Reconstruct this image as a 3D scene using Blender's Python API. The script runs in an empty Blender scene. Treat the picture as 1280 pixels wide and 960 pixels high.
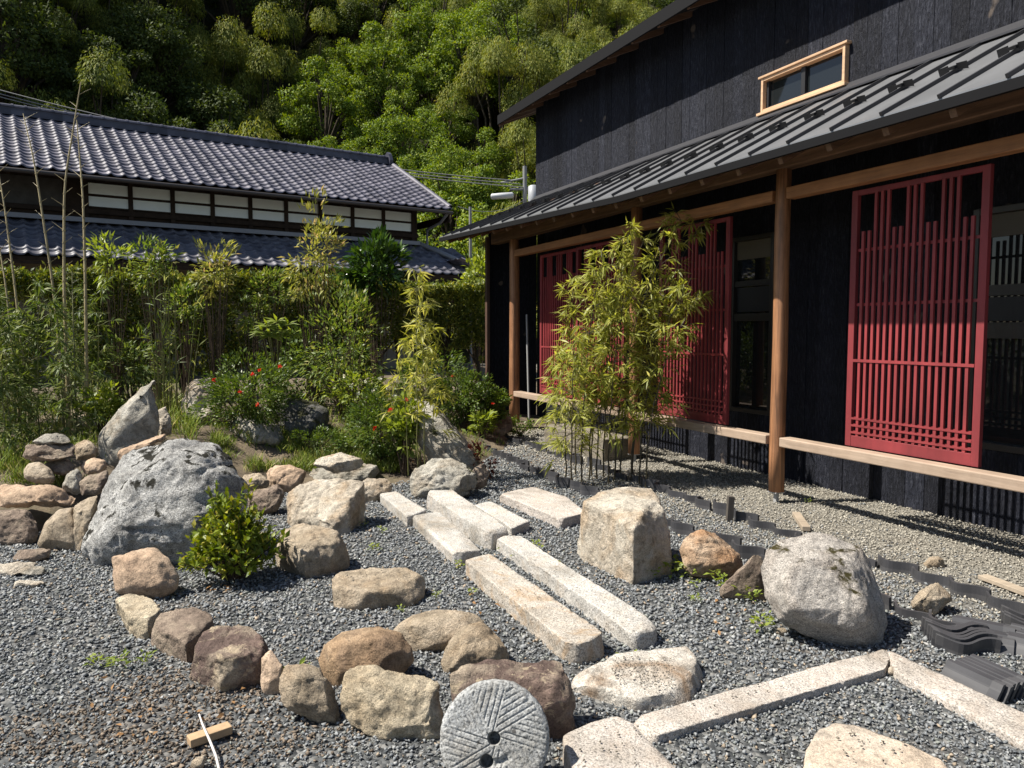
import bpy, bmesh, math, random
import numpy as np
from mathutils import Vector, Matrix, noise
random.seed(7); RNG = np.random.default_rng(11)
SC = bpy.context.scene; COL = SC.collection
# ------------------------------------------------------------------ camera, light
F = 960.0; CH = 1.5; PITCH = math.atan(67/960)
cd = bpy.data.cameras.new('camera'); cam = bpy.data.objects.new('camera', cd); COL.objects.link(cam)
cam.location = (0, 0, CH); cam.rotation_euler = (math.pi/2-PITCH, 0, 0)
cd.sensor_width = 36; cd.lens = 36*F/1280; cd.clip_start = .05; cd.clip_end = 600
SC.camera = cam
SUN = Vector((-.57, -.05, .82)).normalized()
W = bpy.data.worlds.new('World'); SC.world = W; W.use_nodes = True
wn = W.node_tree.nodes; bg = wn['Background']
sky = wn.new('ShaderNodeTexSky'); sky.sky_type = 'NISHITA'; sky.sun_disc = False
sky.sun_elevation = math.asin(SUN.z); sky.sun_rotation = math.atan2(SUN.x, SUN.y)
W.node_tree.links.new(sky.outputs[0], bg.inputs[0]); bg.inputs[1].default_value = .066
sl = bpy.data.lights.new('sun', 'SUN'); sl.energy = 5.0; sl.angle = math.radians(.5); sl.color = (1, .95, .86)
so = bpy.data.objects.new('sun', sl); COL.objects.link(so); so.rotation_euler = SUN.to_track_quat('Z', 'Y').to_euler()
SC.view_settings.view_transform = 'Standard'; SC.view_settings.look = 'None'
SC.view_settings.exposure = 0.95; SC.view_settings.gamma = 1
SC.cycles.max_bounces = 6; SC.cycles.diffuse_bounces = 3; SC.cycles.transparent_max_bounces = 6
# ------------------------------------------------------------------ geometry helpers
FW = np.array([0, math.cos(PITCH), -math.sin(PITCH)]); UP = np.array([0, math.sin(PITCH), math.cos(PITCH)]); RT = np.array([1., 0, 0])
CAM = np.array([0, 0, CH])
def ray(x, y): return RT*((x-640)/F)+UP*((480-y)/F)+FW
def pz(x, y, z=0.): d = ray(x, y); return CAM+d*((z-CH)/d[2])
def py_(x, y, Y): d = ray(x, y); return CAM+d*(Y/d[1])
def ppl(x, y, P, N): d = ray(x, y); return CAM+d*(np.dot(P-CAM, N)/np.dot(d, N))
YB = np.array([[-14, 5.2], [-3.7, 5.25], [-3.2, 6.0], [-2.5, 6.9], [-1.2, 7.3], [-.5, 7.8], [-.1, 9.6], [.0, 11.], [1.5, 13.]])
def yb(x): return np.interp(x, YB[:, 0], YB[:, 1])
def H(x, y):
    t = np.clip((y-yb(x))/2.0, 0, 1); m = np.clip((-x+.2)/2.2, .25, 1)
    return .42*m*t*t*(3-2*t)
def pg(x, y):                                   # pixel -> point on the ground or mound
    z = 0.
    for _ in range(6):
        p = pz(x, y, z); z = .5*z+.5*float(H(p[0], p[1]))
    return p
def link(o, parent=None):
    COL.objects.link(o)
    if parent: o.parent = parent
    return o
def tag(o, label=None, cat=None, group=None, kind=None):
    for k, v in (('label', label), ('category', cat), ('group', group), ('kind', kind)):
        if v: o[k] = v
    return o
def empty(name, loc=(0, 0, 0), rz=0., label=None, cat=None, group=None):
    o = bpy.data.objects.new(name, None); link(o); o.location = loc; o.rotation_euler = (0, 0, rz); o.empty_display_size = .1
    return tag(o, label, cat, group)
def np_mesh(name, verts, faces, mat=None, parent=None, smooth=False, loc=None):
    """verts (n,3), faces (m,k) constant k"""
    verts = np.asarray(verts, np.float32); faces = np.asarray(faces, np.int32)
    me = bpy.data.meshes.new(name); k = faces.shape[1]
    me.vertices.add(len(verts)); me.vertices.foreach_set('co', verts.ravel())
    me.loops.add(faces.size); me.loops.foreach_set('vertex_index', faces.ravel())
    me.polygons.add(len(faces)); me.polygons.foreach_set('loop_start', np.arange(0, faces.size, k, dtype=np.int32))
    me.update(calc_edges=True)
    if smooth: me.polygons.foreach_set('use_smooth', np.ones(len(faces), bool))
    o = bpy.data.objects.new(name, me)
    if mat: me.materials.append(mat)
    if loc is not None: o.location = loc
    return link(o, parent)
def bm_obj(name, bm, mat, parent=None, smooth=False, loc=None, bevel=0.):
    bmesh.ops.recalc_face_normals(bm, faces=bm.faces)
    me = bpy.data.meshes.new(name); bm.to_mesh(me); bm.free()
    if smooth:
        for p in me.polygons: p.use_smooth = True
    me.materials.append(mat); o = bpy.data.objects.new(name, me)
    if loc is not None: o.location = loc
    if bevel:
        m = o.modifiers.new('bevel', 'BEVEL'); m.width = bevel; m.segments = 2; m.limit_method = 'ANGLE'
    return link(o, parent)
def box(bm, x0, x1, y0, y1, z0, z1):
    vs = [bm.verts.new(p) for p in ((x0, y0, z0), (x1, y0, z0), (x1, y1, z0), (x0, y1, z0), (x0, y0, z1), (x1, y0, z1), (x1, y1, z1), (x0, y1, z1))]
    for f in ((0, 3, 2, 1), (4, 5, 6, 7), (0, 1, 5, 4), (1, 2, 6, 5), (2, 3, 7, 6), (3, 0, 4, 7)): bm.faces.new([vs[i] for i in f])
    return vs
def prism(bm, prof, axis_pts):
    """sweep closed profile points (list of 3d arrays at start) to a second list"""
    a = [bm.verts.new(tuple(p)) for p in prof]; b = [bm.verts.new(tuple(p)) for p in axis_pts]; n = len(a)
    for i in range(n): bm.faces.new((a[i], a[(i+1) % n], b[(i+1) % n], b[i]))
    bm.faces.new(a[::-1]); bm.faces.new(b)
def boxobj(name, dims, mat, parent=None, bevel=0.): bm = bmesh.new(); box(bm, *dims); return bm_obj(name, bm, mat, parent, bevel=bevel)
class Tubes:
    def __init__(s, n=6): s.v = []; s.f = []; s.n = n; s.c = 0
    def add(s, pts, r):
        pts = np.asarray(pts, float); m = len(pts); r = np.broadcast_to(np.asarray(r, float), (m,)); n = s.n
        for i in range(m):
            t = pts[min(i+1, m-1)]-pts[max(i-1, 0)]; t /= np.linalg.norm(t)+1e-9
            a = np.cross(t, (0.31, .2, .93) if abs(t[2]) < .9 else (1., 0.1, 0)); a /= np.linalg.norm(a)+1e-9; b = np.cross(t, a)
            for k in range(n):
                w = 2*math.pi*k/n; s.v.append(pts[i]+r[i]*(a*math.cos(w)+b*math.sin(w)))
        for i in range(m-1):
            for k in range(n):
                s.f.append((s.c+i*n+k, s.c+i*n+(k+1) % n, s.c+(i+1)*n+(k+1) % n, s.c+(i+1)*n+k))
        s.c += m*n
    def build(s, name, mat, parent=None, loc=None): return np_mesh(name, s.v, s.f, mat, parent, True, loc)
def unit(a): return a/(np.linalg.norm(a, axis=-1, keepdims=True)+1e-9)
def leaf_arrays(P, A, N, L, Wd, curl=.15, fold=.12):
    """P base, A axis, N normal; L, Wd lengths"""
    n = len(P); L = np.broadcast_to(L, (n,))[:, None]; Wd = np.broadcast_to(Wd, (n,))[:, None]
    A = unit(A); S = unit(np.cross(A, N)); N = np.cross(S, A)
    v = np.stack([P, P+A*L*.42+S*Wd*.5+N*Wd*fold, P+A*L*.42-S*Wd*.5+N*Wd*fold, P+A*L*.5, P+A*L-N*L*curl], 1).reshape(-1, 3)
    b = np.arange(n)[:, None]*5
    f = np.concatenate([b+np.array([[0, 3, 1]]), b+np.array([[0, 2, 3]]), b+np.array([[1, 3, 4]]), b+np.array([[3, 2, 4]])], 0)
    return v, f
def leaf_far(P, A, N, L, Wd):
    n = len(P); L = np.broadcast_to(L, (n,))[:, None]; Wd = np.broadcast_to(Wd, (n,))[:, None]
    A = unit(A); S = unit(np.cross(A, N)); N2 = np.cross(S, A)
    v = np.stack([P, P+A*L*.5+S*Wd*.5, P+A*L-N2*L*.15, P+A*L*.5-S*Wd*.5], 1).reshape(-1, 3)
    b = np.arange(n)[:, None]*4
    return v, b+np.array([[0, 1, 2, 3]])
def rdir(n): return unit(RNG.normal(size=(n, 3)))
# ------------------------------------------------------------------ materials
def newmat(name):
    m = bpy.data.materials.new(name); m.use_nodes = True; nt = m.node_tree
    return m, nt, nt.nodes['Principled BSDF'], nt.nodes['Material Output']
def nd(nt, t, **kw):
    n = nt.nodes.new(t)
    for k, v in kw.items():
        if k.startswith('_'): setattr(n, k[1:], v)
        else: n.inputs[k.replace('__', ' ')].default_value = v
    return n
def lk(nt, a, b): nt.links.new(a, b)
def c4(c): return (c[0], c[1], c[2], 1)
def ramp(nt, fac, stops, interp='LINEAR'):
    r = nt.nodes.new('ShaderNodeValToRGB'); cr = r.color_ramp; cr.interpolation = interp
    while len(cr.elements) < len(stops): cr.elements.new(.5)
    for e, (p, c) in zip(cr.elements, stops): e.position = p; e.color = c4(c) if len(c) == 3 else c
    lk(nt, fac, r.inputs[0]); return r.outputs[0]
def coords(nt, scale=(1, 1, 1), kind='Object', rnd=True):
    tc = nt.nodes.new('ShaderNodeTexCoord'); mp = nt.nodes.new('ShaderNodeMapping'); mp.inputs['Scale'].default_value = scale
    lk(nt, tc.outputs[kind], mp.inputs[0])
    if rnd:
        oi = nt.nodes.new('ShaderNodeObjectInfo'); ml = nt.nodes.new('ShaderNodeMath'); ml.operation = 'MULTIPLY'; ml.inputs[1].default_value = 37.
        lk(nt, oi.outputs['Random'], ml.inputs[0]); lk(nt, ml.outputs[0], mp.inputs['Location'])
    return mp.outputs[0]
def noisen(nt, vec, scale, detail=6, rough=.6, dist=0.):
    n = nd(nt, 'ShaderNodeTexNoise', Scale=scale, Detail=detail, Roughness=rough, Distortion=dist); lk(nt, vec, n.inputs['Vector']); return n.outputs['Fac']
def mixc(nt, fac, a, b, mode='MIX'):
    m = nt.nodes.new('ShaderNodeMix'); m.data_type = 'RGBA'; m.blend_type = mode
    for s, v in ((m.inputs[0], fac), (m.inputs[6], a), (m.inputs[7], b)):
        if hasattr(v, 'links'): lk(nt, v, s)
        elif isinstance(v, (int, float)): s.default_value = v
        else: s.default_value = c4(v)
    return m.outputs[2]
def mathn(nt, op, a, b=None):
    m = nt.nodes.new('ShaderNodeMath'); m.operation = op
    for s, v in ((m.inputs[0], a), (m.inputs[1], b)):
        if v is None: continue
        if hasattr(v, 'links'): lk(nt, v, s)
        else: s.default_value = v
    return m.outputs[0]
def bump(nt, h, strength, dist, prev=None):
    b = nd(nt, 'ShaderNodeBump', Strength=strength, Distance=dist); lk(nt, h, b.inputs['Height'])
    if prev is not None: lk(nt, prev, b.inputs['Normal'])
    return b.outputs[0]
def rockmat(name, dark, mid, light, stain=None, stain_amt=.5, speck=.35, moss=0., mossc=(.035, .035, .012), sc=3., bs=1., scar=None):
    m, nt, bs_, out = newmat(name); v = coords(nt)
    n1 = noisen(nt, v, sc, 9, .62, .4); col = ramp(nt, n1, [(.3, dark), (.5, mid), (.68, light)])
    if stain:
        n2 = noisen(nt, v, sc*1.3, 7, .6, .8); f = ramp(nt, n2, [(.48, (0, 0, 0)), (.66, (stain_amt,)*3)]); col = mixc(nt, f, col, stain)
    n3 = noisen(nt, v, 160, 3, .6); f3 = ramp(nt, n3, [(.36, (1-speck,)*3), (.5, (1, 1, 1)), (.64, (1+speck*.6,)*3)])
    col = mixc(nt, 1., col, f3, 'MULTIPLY')
    n5 = noisen(nt, v, 22, 6, .7); f5 = ramp(nt, n5, [(.32, (.45,)*3), (.52, (1.05,)*3), (.7, (1.25,)*3)]); col = mixc(nt, .8, col, f5, 'MULTIPLY')
    if scar:
        n6 = noisen(nt, v, sc*2.2, 9, .7, 1.2); f = ramp(nt, n6, [(.56, (0, 0, 0)), (.6, (.9,)*3)]); col = mixc(nt, f, col, scar)
    if moss:
        ge = nt.nodes.new('ShaderNodeNewGeometry'); sx = nt.nodes.new('ShaderNodeSeparateXYZ'); lk(nt, ge.outputs['Normal'], sx.inputs[0])
        n4 = noisen(nt, v, 4.5, 8, .65, .3); up = mathn(nt, 'MULTIPLY', sx.outputs[2], .12); f = mathn(nt, 'ADD', n4, up)
        f = ramp(nt, f, [(.68-moss*.2, (0, 0, 0)), (.72-moss*.2, (1, 1, 1))]); col = mixc(nt, f, col, mossc)
    lk(nt, col, bs_.inputs['Base Color']); bs_.inputs['Roughness'].default_value = .88; bs_.inputs['Specular IOR Level'].default_value = .25
    h1 = noisen(nt, v, 14, 10, .68, .3); b = bump(nt, h1, min(1, .9*bs), .06*bs)
    h2 = noisen(nt, v, 90, 5, .7); b = bump(nt, h2, .8, .010*bs, b); lk(nt, b, bs_.inputs['Normal'])
    return m
def granmat(name, base, tint=None, amt=.5, dark=.55, pits=True):
    m, nt, p, out = newmat(name); v = coords(nt)
    n = noisen(nt, v, 130, 2, .5); s = ramp(nt, n, [(.36, tuple(c*dark for c in base)), (.46, base), (.6, tuple(min(.8, c*1.3) for c in base))])
    n2 = noisen(nt, v, 2.5, 8, .6); s = mixc(nt, .8, s, ramp(nt, n2, [(.34, (.55, .52, .47)), (.5, (.95, .94, .92)), (.66, (1.12, 1.1, 1.08))]), 'MULTIPLY')
    if tint:
        n3 = noisen(nt, v, 5, 9, .7, 1.2); s = mixc(nt, ramp(nt, n3, [(.47, (0, 0, 0)), (.62, (amt,)*3)]), s, tint)
    if pits:
        n4 = noisen(nt, v, 30, 1, .5); s = mixc(nt, ramp(nt, n4, [(.22, (.8,)*3), (.27, (0, 0, 0))]), s, (.05, .045, .04))
    lk(nt, s, p.inputs['Base Color']); p.inputs['Roughness'].default_value = .85; p.inputs['Specular IOR Level'].default_value = .25
    b = bump(nt, noisen(nt, v, 60, 6, .7), .8, .010); b = bump(nt, noisen(nt, v, 12, 6, .6), .7, .03, b); lk(nt, b, p.inputs['Normal'])
    return m
def leafmat(name, c1, c2, transl=.35, rough=.45, c3=None):
    m, nt, p, out = newmat(name); g = nt.nodes.new('ShaderNodeNewGeometry')
    stops = [(0, c1), (.8, c2)]+([(1., c3)] if c3 else [])
    col = ramp(nt, g.outputs['Random Per Island'], stops)
    oi = nt.nodes.new('ShaderNodeObjectInfo'); col = mixc(nt, .35, col, ramp(nt, oi.outputs['Random'], [(0, (.6, .7, .7)), (1, (1.25, 1.15, .9))]), 'MULTIPLY')
    lk(nt, col, p.inputs['Base Color']); p.inputs['Roughness'].default_value = rough; p.inputs['Specular IOR Level'].default_value = .3
    t = nt.nodes.new('ShaderNodeBsdfTranslucent'); hs = nd(nt, 'ShaderNodeHueSaturation', Saturation=1.15, Value=1.5, Hue=.49); lk(nt, col, hs.inputs['Color']); lk(nt, hs.outputs[0], t.inputs['Color'])
    mx = nt.nodes.new('ShaderNodeMixShader'); mx.inputs[0].default_value = transl
    lk(nt, p.outputs[0], mx.inputs[1]); lk(nt, t.outputs[0], mx.inputs[2]); lk(nt, mx.outputs[0], out.inputs['Surface'])
    return m
def simple(name, c, rough=.6, metal=0., nscale=0., var=.25, bumpd=0., stretch=(1, 1, 1), c2=None):
    m, nt, p, out = newmat(name); p.inputs['Roughness'].default_value = rough; p.inputs['Metallic'].default_value = metal
    if nscale:
        v = coords(nt, stretch); n = noisen(nt, v, nscale, 8, .62, .4)
        col = ramp(nt, n, [(.3, tuple(x*(1-var) for x in c)), (.7, c2 or tuple(x*(1+var) for x in c))]); lk(nt, col, p.inputs['Base Color'])
        if bumpd: lk(nt, bump(nt, n, .6, bumpd), p.inputs['Normal'])
    else: p.inputs['Base Color'].default_value = c4(c)
    if rough >= .7: p.inputs['Specular IOR Level'].default_value = .12
    return m
def woodmat(name, c, axis=2, rough=.6, var=.45, fine=1.):
    st = [14*fine]*3; st[axis] = .7*fine
    m, nt, p, out = newmat(name); v = coords(nt, tuple(st)); n = noisen(nt, v, 2.2, 8, .65, .8); n2 = noisen(nt, coords(nt), 5, 5, .6)
    col = ramp(nt, n, [(.3, tuple(x*(1-var) for x in c)), (.68, tuple(x*(1+var*.4) for x in c))]); col = mixc(nt, .6, col, ramp(nt, n2, [(.3, (.7, .66, .62)), (.65, (1.05,)*3)]), 'MULTIPLY')
    lk(nt, col, p.inputs['Base Color']); p.inputs['Roughness'].default_value = rough; lk(nt, bump(nt, n, .35, .004), p.inputs['Normal']); return m
M = {}
M['gran'] = granmat('pale_granite', (.40, .385, .36), (.36, .25, .14), .25)
M['gran_tan'] = granmat('rusty_granite', (.40, .365, .32), (.34, .235, .14), .75)
M['gran_pink'] = granmat('kerb_granite', (.41, .375, .34), (.36, .29, .23), .45)
M['mill'] = granmat('millstone_granite', (.32, .326, .325), (.22, .2, .17), .5, .5, True)
M['big'] = rockmat('boulder_granite', (.22, .215, .205), (.54, .53, .505), (.74, .725, .69), (.34, .32, .29), .45, .7, .3, (.028, .026, .018), 4.5, 1.7)
M['pinkgran'] = rockmat('pink_granite', (.38, .34, .30), (.52, .475, .425), (.64, .59, .53), (.42, .33, .26), .4, .45, .12, (.06, .05, .015), 3.5, 1.3)
M['tan'] = rockmat('tan_stone', (.24, .19, .13), (.41, .335, .245), (.54, .46, .36), (.35, .24, .14), .5, .3, 0, sc=3.)
M['orange'] = rockmat('orange_stone', (.26, .165, .095), (.39, .265, .16), (.50, .38, .26), (.2, .14, .10), .6, .25, 0, sc=3.)
M['rosy'] = rockmat('rosy_stone', (.26, .18, .125), (.40, .29, .2), (.50, .38, .28), (.27, .18, .12), .5, .3, 0, sc=2.5, bs=.6)
M['brown'] = rockmat('brown_stone', (.12, .09, .07), (.23, .175, .135), (.35, .275, .21), (.42, .34, .25), .7, .25, 0, sc=4.)
M['umber'] = rockmat('umber_stone', (.085, .058, .05), (.155, .108, .09), (.25, .175, .14), (.46, .38, .28), .9, .25, 0, sc=3.2, scar=(.45, .36, .25))
M['grey'] = rockmat('grey_stone', (.22, .2, .165), (.38, .355, .30), (.54, .51, .45), (.28, .2, .12), .5, .3, .05, sc=3.)
M['pale'] = rockmat('pale_stone', (.33, .27, .20), (.52, .455, .365), (.66, .60, .5), (.45, .31, .18), .6, .3, 0, sc=3., bs=1.1)
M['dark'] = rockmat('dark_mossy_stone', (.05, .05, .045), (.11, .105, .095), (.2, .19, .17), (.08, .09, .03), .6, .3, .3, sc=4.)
M['moss'] = rockmat('moss_covered_stone', (.09, .09, .03), (.15, .16, .04), (.21, .21, .06), (.26, .25, .2), .5, .3, 0, sc=5.)
M['blond'] = rockmat('blond_stone', (.36, .3, .21), (.5, .42, .3), (.6, .52, .39), (.32, .22, .12), .5, .3, 0, sc=3.)

# ================================================================== SETTING
# ground sheet
def groundmat():
    m, nt, p, out = newmat('gravel_bed'); v = coords(nt, kind='Object', rnd=False)
    vo = nd(nt, 'ShaderNodeTexVoronoi', Scale=42); lk(nt, v, vo.inputs['Vector'])
    sp = nt.nodes.new('ShaderNodeSeparateColor'); lk(nt, vo.outputs['Color'], sp.inputs[0])
    col = ramp(nt, sp.outputs[0], [(0, (.035, .038, .04)), (.6, (.095, .098, .098)), (1, (.2, .196, .185))])
    dp = nt.nodes.new('ShaderNodeVectorMath'); dp.operation = 'DOT_PRODUCT'; lk(nt, v, dp.inputs[0]); dp.inputs[1].default_value = (math.cos(math.radians(24.2)), math.sin(math.radians(24.2)), 0)
    of = mathn(nt, 'SUBTRACT', dp.outputs['Value'], 4.82); col = mixc(nt, ramp(nt, mathn(nt, 'ADD', mathn(nt, 'MULTIPLY', of, .7), 1.), [(.0, (0, 0, 0)), (.9, (.9,)*3)]), col, (.21, .195, .165))
    col = mixc(nt, ramp(nt, noisen(nt, v, .9, 6, .6), [(.55, (0, 0, 0)), (.75, (.5,)*3)]), col, (.11, .08, .055))
    lk(nt, col, p.inputs['Base Color']); p.inputs['Roughness'].default_value = .95; p.inputs['Specular IOR Level'].default_value = .15
    lk(nt, bump(nt, vo.outputs['Distance'], .8, -.02), p.inputs['Normal']); return m
bm = bmesh.new()
vs = [bm.verts.new(q) for q in ((-300, -60, 0), (300, -60, 0), (300, 400, 0), (-300, 400, 0))]; bm.faces.new(vs)
tag(bm_obj('ground', bm, groundmat()), kind='structure')
# planted mound (soil)
def soilmat():
    m, nt, p, out = newmat('soil'); v = coords(nt, rnd=False); n = noisen(nt, v, 3., 9, .65)
    col = ramp(nt, n, [(.32, (.04, .03, .02)), (.5, (.10, .075, .048)), (.66, (.19, .145, .09))]); col = mixc(nt, ramp(nt, noisen(nt, v, 1.1, 5), [(.55, (0, 0, 0)), (.7, (.45,)*3)]), col, (.08, .085, .03))
    lk(nt, col, p.inputs['Base Color']); p.inputs['Roughness'].default_value = .95
    lk(nt, bump(nt, noisen(nt, v, 40, 8, .7), .8, .02), p.inputs['Normal']); return m
xs = np.linspace(-14, 1.45, 150); ysr = np.concatenate([np.linspace(4.8, 12, 130), np.linspace(12.3, 27, 30)])
X, Yg = np.meshgrid(xs, ysr); Z = H(X, Yg)
Z = np.where(Yg > yb(X), Z+.012*np.sin(X*9+Yg*4)*np.sin(Yg*7)*np.clip((Yg-yb(X))*2, 0, 1)+.006, -.04)
nx, ny = len(xs), len(ysr); idx = np.arange(nx*ny).reshape(ny, nx)
fq = np.stack([idx[:-1, :-1], idx[:-1, 1:], idx[1:, 1:], idx[1:, :-1]], -1).reshape(-1, 4)
tag(np_mesh('garden_soil', np.stack([X, Yg, Z], -1).reshape(-1, 3), fq, soilmat(), None, True), kind='structure')
# hillside
def hz(x, y):
    a = (y-36-.25*np.maximum(x, 0))*.86; b = (-.85*x+.53*y-33)*1.55
    h = np.maximum(np.maximum(a, b), 0); return h+.8*np.sin(x*.25)*np.cos(y*.2)*np.clip(h/4, 0, 1)
xs = np.linspace(-110, 70, 90); ysr = np.linspace(24, 130, 60); X, Yg = np.meshgrid(xs, ysr); Z = hz(X, Yg)-.05
nx, ny = len(xs), len(ysr); idx = np.arange(nx*ny).reshape(ny, nx)
fq = np.stack([idx[:-1, :-1], idx[:-1, 1:], idx[1:, 1:], idx[1:, :-1]], -1).reshape(-1, 4)
tag(np_mesh('hillside', np.stack([X, Yg, Z], -1).reshape(-1, 3), fq, simple('forest_floor', (.03, .032, .015), .95, 0, 1.5, .5), None, True), kind='structure')

# ------------------------------------------------------------------ charred timber house (right)
OH = pz(970, 628, 0); AH = math.radians(24.2)
DH = np.array([-math.sin(AH), math.cos(AH), 0]); NH = np.array([math.cos(AH), math.sin(AH), 0])
def hpx(x, y, o):                                # pixel -> (s, z) on the plane o metres behind the post line
    q = ppl(x, y, OH+NH*o, NH); return float(np.dot(q-OH, DH)), float(q[2])
def hw(s, o, z): return OH+DH*s+NH*o+np.array([0, 0, z])
house = empty('timber_house', tuple(OH), math.pi/2+AH, 'black charred timber house with red lattice doors and pale metal lower roof', 'house')
# local frame: x = s (along the facade, away), y = outward (towards the garden), z up
def charmat():
    m, nt, p, out = newmat('charred_cedar'); g = nt.nodes.new('ShaderNodeNewGeometry')
    v = coords(nt, (30, 30, 5)); v2 = coords(nt); n = noisen(nt, v, 2.2, 8, .7, .5)
    col = ramp(nt, n, [(.32, (.003, .0035, .006)), (.52, (.010, .0115, .019)), (.70, (.042, .044, .056))])
    col = mixc(nt, 1., col, ramp(nt, g.outputs['Random Per Island'], [(0, (.6, .6, .64)), (1, (1.5, 1.5, 1.5))]), 'MULTIPLY')
    kn = noisen(nt, v2, 3.6, 2, .4); col = mixc(nt, ramp(nt, kn, [(.72, (0, 0, 0)), (.75, (.8,)*3)]), col, (.15, .12, .10))
    lk(nt, col, p.inputs['Base Color']); p.inputs['Roughness'].default_value = .6; p.inputs['Specular IOR Level'].default_value = .2
    vo = nd(nt, 'ShaderNodeTexVoronoi', Scale=26); lk(nt, coords(nt, (1.8, 1.8, 1)), vo.inputs['Vector'])
    b = bump(nt, vo.outputs['Distance'], .7, .01); lk(nt, bump(nt, n, 1., .025, b), p.inputs['Normal']); return m
CHAR = charmat()
POSTW = woodmat('reddish_post_wood', (.33, .155, .072), 2, .55, .7); BEAMW = woodmat('cedar_beam_wood', (.36, .165, .07), 0, .55, .4)
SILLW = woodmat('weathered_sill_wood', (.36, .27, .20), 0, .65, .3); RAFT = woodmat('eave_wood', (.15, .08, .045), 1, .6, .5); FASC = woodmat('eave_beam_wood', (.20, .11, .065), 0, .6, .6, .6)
RED = simple('red_lacquer', (.185, .022, .026), .6, 0, 3, .4, .002, (1, 1, .25)); RED2 = simple('red_lacquer_bars', (.215, .027, .030), .6, 0, 4, .4, .002, (1, 1, .3))
BLK = simple('dark_metal', (.012, .012, .014), .5); GLASS = simple('window_glass', (.012, .014, .015), .02); ALU = simple('bronze_sash', (.05, .047, .045), .35, .6); FRW = woodmat('pale_window_wood', (.62, .40, .24), 0, .6, .25)
PIPE = simple('grey_pipe', (.3, .3, .3), .4)
def boards(bm, s0, s1, y, z0, z1, holes=()):
    s = s0
    while s < s1-.01:
        w = random.choice((.15, .15, .165, .18)); e = min([s+w, s1]+[q for h_ in holes for q in h_[:2] if s+.002 < q < s+w]); j = random.uniform(-.004, .004)
        segs = [(z0, z1)]
        for (a, b, c, d) in holes:
            if e > a and s < b:
                ns = []
                for (p, q) in segs:
                    if c > p: ns.append((p, min(c, q)))
                    if d < q: ns.append((max(d, p), q))
                segs = ns
        for (p, q) in segs: box(bm, s+.0015, e-.0015, y-.05, y+j, p, q)
        s = e
def boards_y(bm, y0, y1, x, z0, z1):
    y = y0
    while y < y1-.01: e = min(y+.15, y1); box(bm, x, x+.03+random.uniform(0, .004), y+.0015, e-.0015, z0, z1); y = e
bm = bmesh.new(); boards_y(bm, -.84, .02, 6.5, 0, 3.1); bm_obj('wing_wall', bm, CHAR, house)
boxobj('corner_trim', (6.46, 6.54, .022, .07, 0, 3.0), woodmat('dark_trim_wood', (.09, .05, .035), 2), house)
# window openings
W1 = (1.0, 1.64, .62, 2.50); WB = (-3.6, -1.12, .60, 2.42)
bm = bmesh.new(); boards(bm, -5., 6.5, -.85, .0, 3.6, (W1, WB)); low = bm_obj('ground_floor_wall', bm, CHAR, house)
bm = bmesh.new(); box(bm, -5., 6.48, -.98, -.906, 0, 3.6); bm_obj('wall_backing', bm, BLK, low)
UW = (.13, 1.20, 3.72, 4.06)
bm = bmesh.new(); boards(bm, -5., 6.55, -.85, 3.6, 5.19, (UW,)); upw = bm_obj('upper_wall', bm, CHAR, house)
bm = bmesh.new(); box(bm, -5., 6.54, -1.2, -.906, 3.6, 5.19); bm_obj('wall_backing', bm, BLK, upw)
def window(name, dims, y, depth, fw, fmat, bars_s=(), bars_z=(), mid=(), blind=()):
    s0, s1, z0, z1 = dims; bm = bmesh.new()
    box(bm, s0, s0+fw, y-depth, y, z0, z1); box(bm, s1-fw, s1, y-depth, y, z0, z1)
    box(bm, s0+fw, s1-fw, y-depth, y-.002, z0, z0+fw); box(bm, s0+fw, s1-fw, y-depth, y-.002, z1-fw, z1)
    f = bm_obj(name, bm, fmat, house, bevel=.004)
    bm = bmesh.new(); box(bm, s0+fw, s1-fw, y-depth+.01, y-depth+.02, z0+fw, z1-fw); bm_obj('pane', bm, GLASS, f)
    for (a, b, c, d, t, mt) in mid:
        bm = bmesh.new(); box(bm, a, b, y-depth+.021, y-depth+.021+t, c, d); bm_obj('sash_bar', bm, mt, f)
    return f
window('upper_window', UW, -.80, .09, .03, FRW, mid=[(.64, .69, 3.755, 4.025, .03, BLK), (1.135, 1.165, 3.755, 4.025, .025, BLK), (.165, 1.165, 3.755, 3.775, .02, BLK)])
boxobj('window_sill', (.10, 1.23, -.85, -.77, 3.690, 3.718), FRW, house, .004)
boxobj('window_head', (.10, 1.23, -.85, -.785, 4.062, 4.085), FRW, house, .004)
window('garden_window', W1, -.83, .08, .045, ALU, mid=[(1.045, 1.595, 1.97, 2.03, .04, ALU), (1.045, 1.595, 1.60, 1.68, .045, ALU), (1.045, 1.595, 1.70, 1.96, .012, BLK), (1.045, 1.595, 2.26, 2.452, .014, simple('blind_cream', (.12, .105, .08), .8))])
window('garden_window', WB, -.83, .08, .05, ALU, mid=[(-3.55, -1.17, 1.76, 1.84, .04, ALU), (-3.55, -1.17, 1.44, 1.56, .045, ALU), (-3.55, -1.17, 1.57, 1.75, .012, BLK), (-2.32, -2.27, .65, 1.44, .035, ALU), (-3.55, -1.17, 2.2, 2.368, .014, simple('blind_grey', (.1, .09, .075), .8))])
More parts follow.
